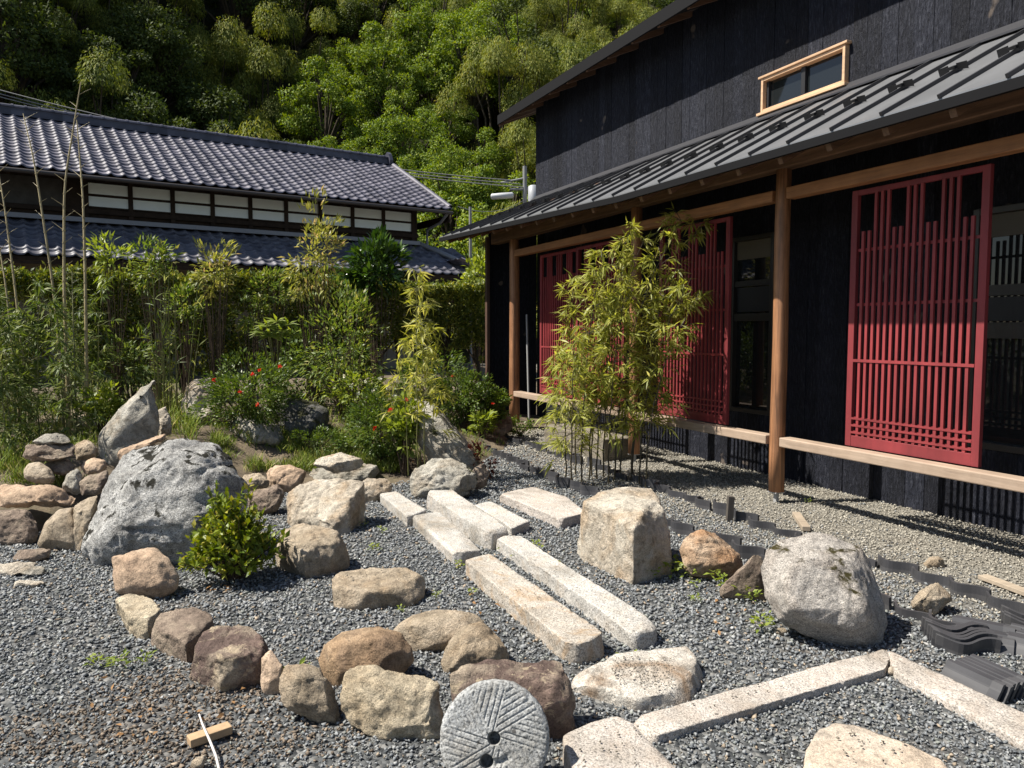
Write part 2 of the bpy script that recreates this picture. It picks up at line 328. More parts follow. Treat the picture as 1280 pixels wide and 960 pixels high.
# posts, sill, lintel, eave beam
def post(s, w, z0, z1, foot=True):
    bm = bmesh.new(); n = 16; rings = []
    for i in range(9):
        z = z0+(z1-z0)*i/8; r = w*(1.04-.07*i/8); ring = []
        for k in range(n):
            a = 2*math.pi*k/n+.2; q = 1/max(abs(math.cos(a)), abs(math.sin(a)))**.45
            ring.append(bm.verts.new((s+r*q*math.cos(a)+.004*math.sin(i*1.3+s), r*q*math.sin(a), z)))
        rings.append(ring)
    for a, b in zip(rings[:-1], rings[1:]):
        for k in range(n): bm.faces.new((a[k], a[(k+1) % n], b[(k+1) % n], b[k]))
    bm.faces.new(rings[0][::-1]); bm.faces.new(rings[-1]); o = bm_obj('post', bm, POSTW, house, True)
    if foot:
        bm = bmesh.new(); box(bm, s-.05, s+.05, -.05, .05, z0-.012, z0-.001); box(bm, s-.016, s+.016, -.016, .016, 0, z0-.012); bm_obj('post_foot', bm, PIPE, o)
for s, w in ((0, .059), (2.24, .059), (5.54, .072), (-2.75, .06)): post(s, w, .10, 3.0)
POSTS = [-2.75, 0, 2.24, 5.54]
for a, b in ((-5, -2.83), (-2.67, -.08), (.08, 2.165), (2.315, 5.45)):
    boxobj('sill_beam', (a, b, -.065, .06, .505, .585), SILLW, house, .008)
    boxobj('lintel_beam', (a, b, -.05, .05, 2.6, 2.695), BEAMW, house, .006)
boxobj('eave_beam', (-5, 6.3, -.07, .07, 2.86, 3.16), FASC, house, .008)
# lattice sliding doors
def lattice(s0, s1, y, pattern=True, right_first=True):
    z0, z1 = .588, 2.58; st = .055; bm = bmesh.new()
    box(bm, s0, s0+st, y-.018, y+.018, z0, z1); box(bm, s1-st, s1, y-.018, y+.018, z0, z1)
    box(bm, s0+st, s1-st, y-.016, y+.016, z0, z0+.085); box(bm, s0+st, s1-st, y-.016, y+.016, z1-.04, z1)
    d = bm_obj('lattice_door', bm, RED, house, bevel=.003)
    n = 17; a, b = s0+st, s1-st; seq = 'SSTTTSSTTTSSTTTSS'
    bm = bmesh.new()
    for i in range(n):
        x = a+(b-a)*(i+1)/(n+1); top = z1-.04 if seq[i] == 'T' else 2.26
        box(bm, x-.0115, x+.0115, y-.002, y+.016, z0+.085, top)
    bm_obj('lattice_bars', bm, RED2, d)
    bm = bmesh.new()
    for z in (.70, .755, .81, 1.70, 2.12): box(bm, a, b, y-.014, y-.003, z-.011, z+.011)
    box(bm, a, b, y+.0165, y+.022, 1.254, 1.276)
    for z in (.70, .755, .81): box(bm, a, b, y+.0165, y+.020, z-.008, z+.008)
    bm_obj('cross_rails', bm, RED2, d)
lattice(-1.75, -.645, -.105); lattice(.78, 1.92, -.105); lattice(2.62, 3.79, -.105); lattice(3.77, 4.93, -.145)
# lower roof with standing seams
ZE0, ZE1, ZJ, OJ = 2.84, 3.02, 3.66, -.85            # eave height right / left, junction height, wall offset
SL, SR = 6.95, -5.0
def zeave(s): return ZE0+(ZE1-ZE0)*max(0, (s-1.5)/(SL-1.5))
def roofp(s, t): return (s, .70+(OJ-.70)*t, zeave(s)+(ZJ-zeave(s))*t)
SHEET = simple('roof_sheet', (.2, .203, .21), .33, .35, 2.5, .15); SEAM = simple('roof_seam', (.035, .035, .04), .45, .2)
bm = bmesh.new()
for i in range(60):
    a = SR+(SL-SR)*i/60; b = SR+(SL-SR)*(i+1)/60
    q = [bm.verts.new(p) for p in (roofp(a, 0), roofp(b, 0), roofp(b, 1), roofp(a, 1))]; bm.faces.new(q)
bmesh.ops.remove_doubles(bm, verts=bm.verts, dist=1e-4)
r = bmesh.ops.extrude_face_region(bm, geom=bm.faces[:]); bmesh.ops.translate(bm, verts=[g for g in r['geom'] if isinstance(g, bmesh.types.BMVert)], vec=(0, 0, -.035))
roof = bm_obj('lower_roof', bm, SHEET, house)
def beam_between(bm, p, q, w, h):
    p = np.array(p, float); q = np.array(q, float); t = unit(q-p); sd = unit(np.cross(t, (0, 0, 1))); u = np.cross(sd, t)
    pr = [p+sd*a*w/2+u*b*h for a, b in ((-1, 0), (1, 0), (1, 1), (-1, 1))]; prism(bm, pr, [x+(q-p) for x in pr])
seams = [-1.57+.3965*k for k in range(-8, 22)]
bm = bmesh.new()
for s in seams:
    if SR+.05 < s < SL-.1: beam_between(bm, np.array(roofp(s, -.005))+[0, 0, .001], np.array(roofp(s, .985))+[0, 0, .001], .018, .024)
bm_obj('standing_seam', bm, SEAM, roof)
gm = simple('snow_guard_metal', (.02, .02, .022), .4, .3)
for s in seams:
    for t in ((.42,) if True else ()):
        if not SR+.3 < s < SL-.3: continue
        bm = bmesh.new(); p = np.array(roofp(s, t)); up = np.array([0, .45, .89]); al = np.array([0, .89, -.45])
        for sg in (-1, 1):                               # two wings and a saddle over the seam
            q = p+[sg*.03, 0, 0]; e = p+[sg*.10, 0, 0]
            prism(bm, [q+up*.02, q+up*.06, q+up*.06+al*.006, q+up*.02+al*.006], [e+up*.005, e+up*.055, e+up*.055+al*.006, e+up*.005+al*.006])
        prism(bm, [p+[-.03, 0, 0]+up*.03-al*.05, p+[.03, 0, 0]+up*.03-al*.05, p+[.03, 0, 0]+up*.045-al*.05, p+[-.03, 0, 0]+up*.045-al*.05],
              [p+[-.03, 0, 0]+up*.03+al*.03, p+[.03, 0, 0]+up*.03+al*.03, p+[.03, 0, 0]+up*.05+al*.03, p+[-.03, 0, 0]+up*.05+al*.03])
        bm_obj('snow_guard', bm, gm, roof)
bm = bmesh.new(); prism(bm, [(SR, -.846, ZJ-.02), (SR, -.74, ZJ-.035), (SR, -.74, ZJ-.02), (SR, -.835, ZJ+.06), (SR, -.846, ZJ+.06)],
      [(SL-.4, -.846, ZJ-.02), (SL-.4, -.74, ZJ-.035), (SL-.4, -.74, ZJ-.02), (SL-.4, -.835, ZJ+.06), (SL-.4, -.846, ZJ+.06)]); bm_obj('roof_flashing', bm, SEAM, roof)
bm = bmesh.new()
for a, b in ((SR, 1.5), (1.5, SL)):
    beam_between(bm, np.array((a, .70, zeave(a)-.075)), np.array((b, .70, zeave(b)-.075)), .03, .06)
bm_obj('eave_fascia', bm, simple('black_fascia', (.008, .008, .009), .85), roof)
bm = bmesh.new()
for a, b in ((SR, 1.5), (1.5, SL)):
    pa, pb = roofp(a, .012), roofp(b, .012); qa, qb = roofp(a, .99), roofp(b, .99)
    lo = np.array([0, 0, -.085]); hi = np.array([0, 0, -.04])
    prism(bm, [np.array(pa)+lo, np.array(qa)+lo, np.array(qa)+hi, np.array(pa)+hi], [np.array(pb)+lo, np.array(qb)+lo, np.array(qb)+hi, np.array(pb)+hi])
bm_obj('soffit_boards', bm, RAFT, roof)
for k in range(26):
    s = SR+.25+k*.455
    if s > SL-.1: break
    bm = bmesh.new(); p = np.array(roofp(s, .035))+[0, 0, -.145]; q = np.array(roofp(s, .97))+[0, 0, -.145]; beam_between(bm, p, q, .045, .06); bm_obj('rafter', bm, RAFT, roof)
# upper roof
UL, UR, UY, UZ = 7.05, -5.0, -.40, 5.02
bm = bmesh.new()
sl_ = .42
def up(s, y, dz): return (s, y, UZ+(UY-y)*sl_+dz)
prism(bm, [up(UR, UY, 0), up(UR, -6, 0), up(UR, -6, .09), up(UR, UY, .09)], [up(UL, UY, 0), up(UL, -6, 0), up(UL, -6, .09), up(UL, UY, .09)])
uroof = bm_obj('upper_roof', bm, simple('dark_roof_sheet', (.014, .014, .016), .7), house)
bm = bmesh.new(); prism(bm, [(UR, UY+.004, UZ-.06), (UR, UY+.03, UZ-.06), (UR, UY+.03, UZ+.085), (UR, UY+.004, UZ+.085)], [(UL, UY+.004, UZ-.06), (UL, UY+.03, UZ-.06), (UL, UY+.03, UZ+.085), (UL, UY+.004, UZ+.085)]); bm_obj('eave_fascia', bm, simple('black_eave_board', (.009, .009, .010), .8), uroof)
bm = bmesh.new(); prism(bm, [(UL, UY, UZ-.09), (UL, -3, UZ+1.0), (UL, -3, UZ+1.17), (UL, UY, UZ+.08)], [(UL-.04, UY, UZ-.09), (UL-.04, -3, UZ+1.0), (UL-.04, -3, UZ+1.17), (UL-.04, UY, UZ+.08)]); bm_obj('barge_board', bm, RAFT, uroof)
for k in range(22):
    s = UR+.3+k*.55
    if s > UL-.1: break
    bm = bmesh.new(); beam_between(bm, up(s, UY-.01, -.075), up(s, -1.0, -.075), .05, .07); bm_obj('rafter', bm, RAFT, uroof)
# pale downpipe leaning at the far corner
q0 = pz(631, 500, 0.55); t = Tubes(8); a = hw(5.75, .35, .05); b = hw(5.95, .40, 1.75); t.add([a, b], .018)
tag(t.build('pole', PIPE), 'thin grey pole leaning beside the far corner post of the black house', 'pole')

# ------------------------------------------------------------------ tiled house (left)
RC = pz(565, 262, 4.84); LC = pz(0, 205, 4.84); EL = unit(RC-LC); IL = np.array([-EL[1], EL[0], 0]); ANG = math.atan2(EL[1], EL[0])
th = empty('tiled_house', (RC[0], RC[1], 0), ANG, 'old dark timber house with grey tiled roofs and white window panels behind the hedge', 'house')
TILE = None
def tilemat(name, c):
    m, nt, p, out = newmat(name); g = nt.nodes.new('ShaderNodeTexCoord')
    v = coords(nt, rnd=False); n = noisen(nt, v, 3.5, 3, .5); n2 = noisen(nt, v, .8, 4, .6)
    col = ramp(nt, n, [(.3, tuple(x*.7 for x in c)), (.7, tuple(x*1.25 for x in c))])
    mp = nt.nodes.new('ShaderNodeMapping'); mp.inputs['Scale'].default_value = (1/.27, 1/.212, 0); mp.inputs['Location'].default_value = (15.5/.27, 0, 0); lk(nt, g.outputs['Object'], mp.inputs[0]); fl = nt.nodes.new('ShaderNodeVectorMath'); fl.operation = 'FLOOR'; lk(nt, mp.outputs[0], fl.inputs[0]); wnz = nt.nodes.new('ShaderNodeTexWhiteNoise'); lk(nt, fl.outputs[0], wnz.inputs[0])
    col = mixc(nt, 1., col, ramp(nt, wnz.outputs['Value'], [(0, (.62, .62, .66)), (.5, (1, 1, 1)), (1, (1.3, 1.28, 1.25))]), 'MULTIPLY'); col = mixc(nt, .7, col, ramp(nt, n2, [(.35, (.75, .75, .78)), (.65, (1.15, 1.12, 1.1))]), 'MULTIPLY')
    lk(nt, col, p.inputs['Base Color']); p.inputs['Roughness'].default_value = .5; p.inputs['Specular IOR Level'].default_value = .4; return m
TILE = tilemat('smoked_roof_tile', (.115, .11, .135)); TILE2 = tilemat('shaded_roof_tile', (.10, .098, .115)); RIDGE = tilemat('ridge_tile', (.06, .062, .085))  # TILE2: darker copy of the tile, upper eave's shade put into its colour
DKW = simple('old_dark_wood', (.03, .02, .014), .7, 0, 6, .4, .003); PLAS = simple('white_panel', (.72, .76, .74), .7, 0, 2, .05); PLAS2 = simple('mud_plaster', (.2, .17, .13), .9, 0, 2, .2)
def tiles(name, x0, x1, y0, z0, y1, z1, mat, parent, tw=.27, tl=.235, hipR=False, loc=(0, 0, 0), vert=None):
    """wavy pantile sheet, eave (y0,z0) up to (y1,z1), along x"""
    L = math.hypot(y1-y0, z1-z0); nc = int((x1-x0)/tw); nr = max(1, int(L/tl)); K = 8
    us = np.linspace(x0, x1, nc*K+1); ph = ((us-x0)/tw) % 1
    prof = np.where(ph < .3, .034*np.sin(ph/.3*math.pi)**.8, -.02*np.sin((ph-.3)/.7*math.pi))
    vsr = []; off = []
    for r_ in range(nr):
        vsr += [r_*L/nr, (r_+.5)*L/nr, (r_+1)*L/nr-.002]; off += [.034, .02, .006]
    vsr = np.array(vsr); off = np.array(off)
    ny_, nz_ = -(z1-z0)/L, (y1-y0)/L
    if ny_*0+nz_ < 0: ny_, nz_ = -ny_, -nz_
    U, V = np.meshgrid(us, vsr); Hh = prof[None, :]+off[:, None]
    jit = RNG.normal(size=(nr, nc))*.003
    Hh = Hh+np.repeat(np.repeat(jit, 3, 0), K, 1)[:, list(range(nc*K))+[-1]]
    if hipR: U = np.minimum(U, x1-V/L*(y1-y0)*hipR)
    Pn = np.stack([U, y0+V/L*(y1-y0)+Hh*ny_, z0+V/L*(z1-z0)+Hh*nz_], -1)
    n1, n2 = len(vsr), len(us); idx = np.arange(n1*n2).reshape(n1, n2)
    f = np.stack([idx[:-1, :-1], idx[:-1, 1:], idx[1:, 1:], idx[1:, :-1]], -1).reshape(-1, 4)
    # front lip
    lip = Pn[0].copy(); lip[:, 2] -= .03; base = n1*n2; v = np.concatenate([Pn.reshape(-1, 3), lip]); i0 = np.arange(n2-1)
    f = np.concatenate([f, np.stack([base+i0, base+i0+1, i0+1, i0], -1)])
    return np_mesh(name, v, f, mat, parent, False)
XL = -15.5; RUN = 3.886; ZR = 6.74
ur = tiles('upper_roof', XL, .0, 0, 4.84, RUN, ZR, TILE, th)
bm = bmesh.new(); prism(bm, [(XL, .03, 4.80), (XL, RUN, ZR-.04), (XL, 2*RUN, 4.80), (XL, 2*RUN, 4.72), (XL, RUN, ZR-.14), (XL, .03, 4.72)], [(-.06, .03, 4.80), (-.06, RUN, ZR-.04), (-.06, 2*RUN, 4.80), (-.06, 2*RUN, 4.72), (-.06, RUN, ZR-.14), (-.06, .03, 4.72)]); bm_obj('roof_deck', bm, DKW, ur)
bm = bmesh.new(); box(bm, XL, -.12, RUN-.13, RUN+.13, ZR-.02, ZR+.10); box(bm, XL, -.14, RUN-.10, RUN+.10, ZR+.10, ZR+.17)
pr = [(XL, RUN+.13*math.cos(a), ZR+.17+.085*math.sin(a)) for a in np.linspace(0, math.pi, 7)]; prism(bm, pr, [(-.14, p[1], p[2]) for p in pr]); rg = bm_obj('roof_ridge', bm, RIDGE, ur)
bm = bmesh.new()
for k in range(55):
    x = -.3-k*.28; pr = [(x, RUN+.14*math.cos(a), ZR+.17+.10*math.sin(a)) for a in np.linspace(0, math.pi, 7)]; prism(bm, pr, [(x+.05, p[1], p[2]) for p in pr])
bm_obj('ridge_band', bm, RIDGE, rg)
bm = bmesh.new(); pr = [(-.14, RUN+d, ZR+z) for d, z in ((-.2, -.12), (.2, -.12), (.24, .1), (.13, .3), (0, .38), (-.13, .3), (-.24, .1))]; prism(bm, pr, [(-.03, p[1], p[2]) for p in pr]); bm_obj('ridge_end_tile', bm, RIDGE, rg)
t = Tubes(8)
t.add([(-.03, .05, 4.90), (-.03, RUN, ZR+.05)], .075); t.build('verge_tiles', TILE, ur)
boxobj('barge_board', (-.05, -.01, .1, 2*RUN-.1, 4.5, 4.7), DKW, th)
# upper wall
YW = .9
boxobj('upper_wall', (XL, -.62, YW, 2*RUN-YW, 3.9, 5.2), DKW, th)
# windows: white panels with middle rail
pxs = np.linspace(-8.85, -.78, 10)
for i in range(9):
    a, b = pxs[i]+.05, pxs[i+1]-.05
    w = boxobj('window', (a-.04, b+.04, YW-.03, YW-.004, 4.24, 4.81), DKW, th)
    boxobj('pane', (a, b, YW-.040, YW-.032, 4.27, 4.485), PLAS, w); boxobj('pane', (a, b, YW-.040, YW-.032, 4.545, 4.78), PLAS, w)
for i in range(10): boxobj('pillar', (pxs[i]-.05, pxs[i]+.05, YW-.07, YW-.005, 4.0, 4.95), DKW, th)
boxobj('plaster_panel', (-15, -9.3, YW-.02, YW-.003, 4.2, 4.8), simple('old_shutter', (.06, .055, .05), .8, 0, 4, .3), th)
boxobj('window_rail', (XL, -.62, YW-.09, YW-.002, 4.10, 4.20), DKW, th)
for k in range(34):
    x = -.4-k*.45; bm = bmesh.new(); beam_between(bm, (x, .06, 4.68), (x, YW+.2, 5.08), .06, .08); bm_obj('rafter', bm, DKW, ur)
# lower roof
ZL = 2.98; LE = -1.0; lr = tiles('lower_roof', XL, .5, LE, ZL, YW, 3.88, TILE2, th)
bm = bmesh.new(); prism(bm, [(XL, LE+.04, ZL-.03), (XL, YW, 3.83), (XL, YW, 3.75), (XL, LE+.04, ZL-.11)], [(.46, LE+.04, ZL-.03), (.46, YW, 3.83), (.46, YW, 3.75), (.46, LE+.04, ZL-.11)]); bm_obj('roof_deck', bm, DKW, lr)
boxobj('roof_flashing', (XL, -.6, YW-.14, YW-.01, 3.90, 4.0), simple('lead_strip', (.22, .22, .24), .5), lr)
# side lower roof beyond the corner, sloping to the right, with a hip ridge
v0 = np.array([[.5, -.1, ZL], [.5, 5., ZL], [-.6, 5., 3.88], [-.6, YW, 3.88]])
sr = tiles('side_roof', -5., 1.2, -1.7, ZL-.35, YW-.9, 3.4, TILE, th)
sr.rotation_euler = (0, 0, math.pi/2); sr.location = (-.35, 3.9, 0)
t = Tubes(8); t.add([(.55, LE-.02, ZL+.06), (-.6, YW, 3.97)], .07); t.build('hip_ridge', simple('hip_tile', (.2, .2, .21), .45), lr)
boxobj('lower_wall', (XL, -.2, 1.0, 2*RUN-.9, 0, 3.75), PLAS2, th)
boxobj('lower_fascia', (XL, .45, LE+.05, LE+.11, ZL-.17, ZL-.112), DKW, th)
t = Tubes(8); t.add([(XL, -.06, 4.74), (-.02, -.06, 4.74)], .05); t.build('gutter', simple('gutter_copper', (.035, .028, .025), .5), th)
t = Tubes(8); t.add([(-.15, -.02, 4.72), (-.2, .3, 4.5), (-.35, YW-.08, 4.35), (-.35, YW-.08, 3.9)], .04); t.build('downpipe', simple('downpipe_grey', (.17, .17, .18), .5), th)

# ------------------------------------------------------------------ utility pole and wires
CONC = simple('pole_concrete', (.22, .22, .22), .8)
up0 = py_(656, 250, 31.); t = Tubes(8); t.add([(up0[0], 31, 0), (up0[0], 31, 8.0)], .085)
upo = empty('utility_pole', (0, 0, 0), 0, 'pale utility pole with crossarm and transformers between the two houses', 'utility pole')
t.build('pole', CONC, upo)
t = Tubes(6); t.add([(up0[0]-.95, 31, 7.35), (up0[0]+.1, 31, 7.55)], .04); t.add([(up0[0]-.6, 31, 7.1), (up0[0]+.6, 31, 7.1)], .05); t.build('crossarm', CONC, upo)
t = Tubes(10); t.add([(up0[0]+.33, 30.7, 6.3), (up0[0]+.33, 30.7, 6.4), (up0[0]+.33, 30.7, 7.15), (up0[0]+.33, 30.7, 7.2)], (.16, .21, .21, .1)); t.build('transformer', simple('transformer_grey', (.3, .31, .33), .5), upo)
t = Tubes(10); t.add([(up0[0]-1.35, 30.8, 6.78), (up0[0]-1.3, 30.8, 6.78), (up0[0]-.5, 30.8, 6.83), (up0[0]-.45, 30.8, 6.83)], (.08, .12, .12, .07)); t.build('switch_box', simple('switch_white', (.42, .43, .44), .5), upo)
sp = py_(588, 300, 24.); t = Tubes(8); t.add([(sp[0], 24, 0), (sp[0], 24, 5.3)], .045); tag(t.build('pole', CONC), 'slim grey pole standing between the tiled house and the black house', 'pole')
WIRE = simple('wire', (.16, .16, .16), .6)
def wire(a, b, sag, r=.012):
    p = np.array(a); q = np.array(b); pts = [p+(q-p)*u-np.array([0, 0, sag*4*u*(1-u)]) for u in np.linspace(0, 1, 22)]; t = Tubes(4); t.add(pts, r); return t
for k, (y0, lab) in enumerate(((102, 'topmost thin wire of the three crossing in front of the wooded hill'), (107, 'middle thin wire of the three crossing in front of the wooded hill'), (111, 'lowest thin wire of the three crossing in front of the wooded hill'))):
    tag(wire(py_(-60, y0-6, 28), (up0[0]-.5+.4*k, 31, 7.45-.15*k), .55, .02).build('overhead_wire', WIRE), lab, 'wire', 'overhead wires')
tag(wire(py_(572, 258, 24), (up0[0], 31, 6.7), .3).build('service_cable', WIRE), 'thin black cable running from the tiled house to the utility pole', 'cable')

# ================================================================== GRAVEL (loose chips)
def gravel():
    V = []; Fc = []; Cc = []; c0 = 0
    P0 = np.array([[1, 0, 0], [-1, 0, 0], [0, 1, 0], [0, -1, 0], [0, 0, 1], [0, 0, -1.]])
    T0 = np.array([[0, 2, 4], [2, 1, 4], [1, 3, 4], [3, 0, 4], [2, 0, 5], [1, 2, 5], [3, 1, 5], [0, 3, 5]])
    for (ya, ybb, sp) in ((2.1, 2.8, .0148), (2.8, 3.5, .0162), (3.5, 5, .0188), (5, 7, .0205), (7, 9.5, .0225), (9.5, 12.5, .03)):
        xa, xb = -.78*ybb-.4, .78*ybb+.4; n = int((ybb-ya)*(xb-xa)/sp**2*1.05)
        x = RNG.uniform(xa, xb, n); y = RNG.uniform(ya, ybb, n); ok = (np.abs(x) < .77*y+.35) & (y < yb(x)+.12+.1*np.sin(x*11))
        o = (x-OH[0])*NH[0]+(y-OH[1])*NH[1]; ok &= o < .92
        x, y, o = x[ok], y[ok], o[ok]; n = len(x)
        big = RNG.uniform(.35, 1., n)**1.3
        sz = (1-.3*np.clip((o+1.5)/1.4, 0, 1))[:, None]*sp*.92*big[:, None]*RNG.uniform(.55, 1.15, (n, 3))*np.array([1, .85, .62]); ang = RNG.uniform(0, 6.283, n); ca, sa = np.cos(ang), np.sin(ang)
        tilt = RNG.normal(size=n)*.45; ct, st = np.cos(tilt), np.sin(tilt)
        q = P0[None]*sz[:, None, :]*RNG.uniform(.6, 1.25, (n, 6, 1))+RNG.normal(size=(n, 6, 3))*sp*.16
        q = np.stack([q[..., 0]*ct[:, None]-q[..., 2]*st[:, None], q[..., 1], q[..., 0]*st[:, None]+q[..., 2]*ct[:, None]], -1)
        q = np.stack([q[..., 0]*ca[:, None]-q[..., 1]*sa[:, None], q[..., 0]*sa[:, None]+q[..., 1]*ca[:, None], q[..., 2]], -1)
        q[..., 0] += x[:, None]; q[..., 1] += y[:, None]; q[..., 2] += (RNG.uniform(.1, .65, n)*sp*.8)[:, None]
        f = (np.arange(n)*6)[:, None, None]+T0[None]+c0; c0 += n*6
        pal = np.array([[.105, .113, .12], [.155, .164, .17], [.21, .217, .22], [.26, .265, .26], [.33, .325, .31], [.28, .225, .165], [.2, .21, .19]])
        kind = RNG.choice(7, n, p=[.17, .28, .26, .13, .03, .055, .075]); c = pal[kind]*RNG.uniform(.8, 1.2, (n, 1))
        be = np.clip((o+1.5)/1.4, 0, 1)[:, None]; be = be*be*(3-2*be)
        beige = np.array([[.32, .295, .245]])*RNG.uniform(.75, 1.2, (n, 1)); msk = RNG.uniform(0, 1, (n, 1)) < be*.93
        c = np.where(msk, beige, c)
        # dry earth showing through in the lower left corner
        for cx, cy, r in ((-1.05, 2.75, .42), (-1.35, 3.1, .35), (-1.7, 2.75, .3)):
            d = ((x-cx)**2+((y-cy)*1.6)**2)**.5/r+RNG.normal(size=n)*.3; m_ = (d < 1)[:, None] & (RNG.uniform(0, 1, (n, 1)) < .7)
            c = np.where(m_, np.array([[.155, .12, .088]])*RNG.uniform(.6, 1.4, (n, 1)), c)
        V.append(q.reshape(-1, 3)); Fc.append(f.reshape(-1, 3)); Cc.append(np.repeat(c, 6, 0))
    m, nt, p, out = newmat('crushed_stone'); a = nd(nt, 'ShaderNodeVertexColor', _layer_name='Col'); lk(nt, a.outputs[0], p.inputs['Base Color']); p.inputs['Roughness'].default_value = .8; p.inputs['Specular IOR Level'].default_value = .35
    o = np_mesh('gravel', np.concatenate(V), np.concatenate(Fc), m); C = np.concatenate(Cc)
    at = o.data.color_attributes.new('Col', 'FLOAT_COLOR', 'POINT'); at.data.foreach_set('color', np.concatenate([C, np.ones((len(C), 1))], 1).astype(np.float32).ravel())
    tag(o, 'crushed blue grey gravel covering the garden floor', 'gravel', None, 'stuff')
gravel()
def grit():
    P0 = np.array([[1, 0, 0], [-1, 0, 0], [0, 1, 0], [0, -1, 0], [0, 0, .7], [0, 0, -.5]]); T0 = np.array([[0, 2, 4], [2, 1, 4], [1, 3, 4], [3, 0, 4], [2, 0, 5], [1, 2, 5], [3, 1, 5], [0, 3, 5]]); V = []; Fc = []
    for (x0, x1, y0, y1, h, n, r) in ((1040, 1130, 912, 950, .078, 26, .006), (765, 840, 820, 850, .088, 150, .004), (800, 850, 840, 860, .082, 50, .004), (620, 720, 700, 770, .108, 40, .004), (720, 800, 905, 955, .098, 22, .005), (860, 1000, 850, 885, .042, 18, .005), (430, 520, 712, 725, .135, 14, .005)):
        for _ in range(n):
            q = pz(random.uniform(x0, x1), random.uniform(y0, y1), h); b = len(V)*6; V.append(q+P0*random.uniform(.6, 1.3)*r+RNG.normal(size=(6, 3))*r*.2); Fc.append(T0+b)
    tag(np_mesh('grit', np.concatenate(V), np.concatenate(Fc), simple('grit_stone', (.17, .15, .12), .9, 0, 60, .5)), 'loose grit and small chips lying on the flat stone slabs', 'grit', None, 'stuff')
grit()

# ================================================================== ROCKS
def stone_mesh(name, P, mat, label, cat, sm=2, amp=.02, res=None, group=None, crack=.8, ncuts=34, cuts=None, cutd=(.015, .075)):
    kw_cuts = (15 if sm <= 3 else 7 if sm <= 5 else 2) if cuts is None else cuts; amp *= 1.25
    P = np.array(P, float); mn, mx = P.min(0), P.max(0); org = np.array([(mn[0]+mx[0])/2, (mn[1]+mx[1])/2, mn[2]]); dim = (mx-mn)
    size = float(max(dim)); res = res or max(.009, size/ncuts)
    bm = bmesh.new(); vs = [bm.verts.new(p-org) for p in P]
    r = bmesh.ops.convex_hull(bm, input=vs)
    junk = {g for g in list(r['geom_interior'])+list(r['geom_unused']) if isinstance(g, bmesh.types.BMVert)}
    bmesh.ops.delete(bm, geom=list(junk), context='VERTS')
    for v in [v for v in bm.verts if not v.link_faces]: bm.verts.remove(v)
    for _ in range(8):
        es = [e for e in bm.edges if e.calc_length() > res*1.5]
        if not es: break
        bmesh.ops.subdivide_edges(bm, edges=es, cuts=1); bmesh.ops.triangulate(bm, faces=bm.faces[:])
    bmesh.ops.triangulate(bm, faces=bm.faces[:])
    co0 = np.array([v.co for v in bm.verts]); a0, b0 = co0.min(0), co0.max(0)
    for _ in range(1 if sm <= 3 else sm): bmesh.ops.smooth_vert(bm, verts=bm.verts, factor=.5, use_axis_x=True, use_axis_y=True, use_axis_z=True)
    co = np.array([v.co for v in bm.verts]); a1, b1 = co.min(0), co.max(0); co = a0+(co-a1)*(b0-a0)/(b1-a1+1e-9)
    for v, c in zip(bm.verts, co): v.co = c
    cuts = kw_cuts
    if cuts:
        C_ = np.array([v.co for v in bm.verts]); cc = C_.mean(0)
        for _ in range(cuts):
            n_ = unit(np.array([random.gauss(0, 1), random.gauss(-.5, .8), random.gauss(.25, .6)])); pr = (C_-cc)@n_; off = pr.max()-random.uniform(*cutd)*size
            over = np.maximum(pr-off, 0); C_ = C_-over[:, None]*n_*.92
        e0, e1 = C_.min(0), C_.max(0); C_ = a0+(C_-e0)*(b0-a0)/(e1-e0+1e-9)
        for v, c in zip(bm.verts, C_): v.co = c
    bm.normal_update(); sd = Vector((random.uniform(-50, 50), random.uniform(-50, 50), random.uniform(-50, 50))); A = amp*size
    disp = []
    for v in bm.verts:
        q = v.co/size
        d = noise.fractal(q*3+sd, .9, 2.1, 3)*.9
        f = noise.fractal(q*11+sd, .8, 2.0, 3)*.35
        k = 1-abs(noise.noise(q*2.6+sd*1.3))*2; k = -max(0, k-.8)*5*crack
        vr = noise.voronoi(q*3.4+sd)[0]; cr = max(0, 1-(vr[1]-vr[0])/.10); k -= cr*crack*.45*max(0, min(1, noise.noise(q*1.7+sd)*3+.4))
        disp.append((d+f+k*.6+noise.fractal(q*28+sd, .8, 2.0, 2)*.16)*A)
    for v, d in zip(bm.verts, disp): v.co += v.normal*d
    o = bm_obj(name, bm, mat, None, True, org); return tag(o, label, cat, group)
def orock(name, label, outline, mat, cat='rock', T=None, Y=None, sm=4, amp=.03, group=None, base=None, lean=.5, front=.32, **kw):
    xs_ = [p[0] for p in outline]; ys_ = [p[1] for p in outline]; bx = min(outline, key=lambda p: -p[1])
    rest = Y is not None; g = pg(bx[0], base or bx[1]); Yf = Y or g[1]; z0 = None if rest else float(H(g[0], g[1]))
    m = Yf/960; T = T or .75*(max(xs_)-min(xs_))*m; cx, cy = (max(xs_)+min(xs_))/2, (max(ys_)+min(ys_))/2; hgt = max(ys_)-min(ys_)
    P = []
    def dd(y): return T*(.14+lean*(max(ys_)-y)/hgt)
    for (x, y) in outline:
        P.append(py_(x, y, Yf+dd(y)))
        qx, qy = cx+.6*(x-cx), cy+.6*(y-cy); P.append(py_(qx, qy, max(Yf, Yf+dd(qy)-T*front)))
        P.append(py_(qx, qy, Yf+dd(qy)+T*.45))
    P = np.array(P)
    if not rest: P[:, 2] = np.maximum(P[:, 2], z0-.07)
    return stone_mesh(name, P, mat, label, cat, sm, amp, group=group, **kw)
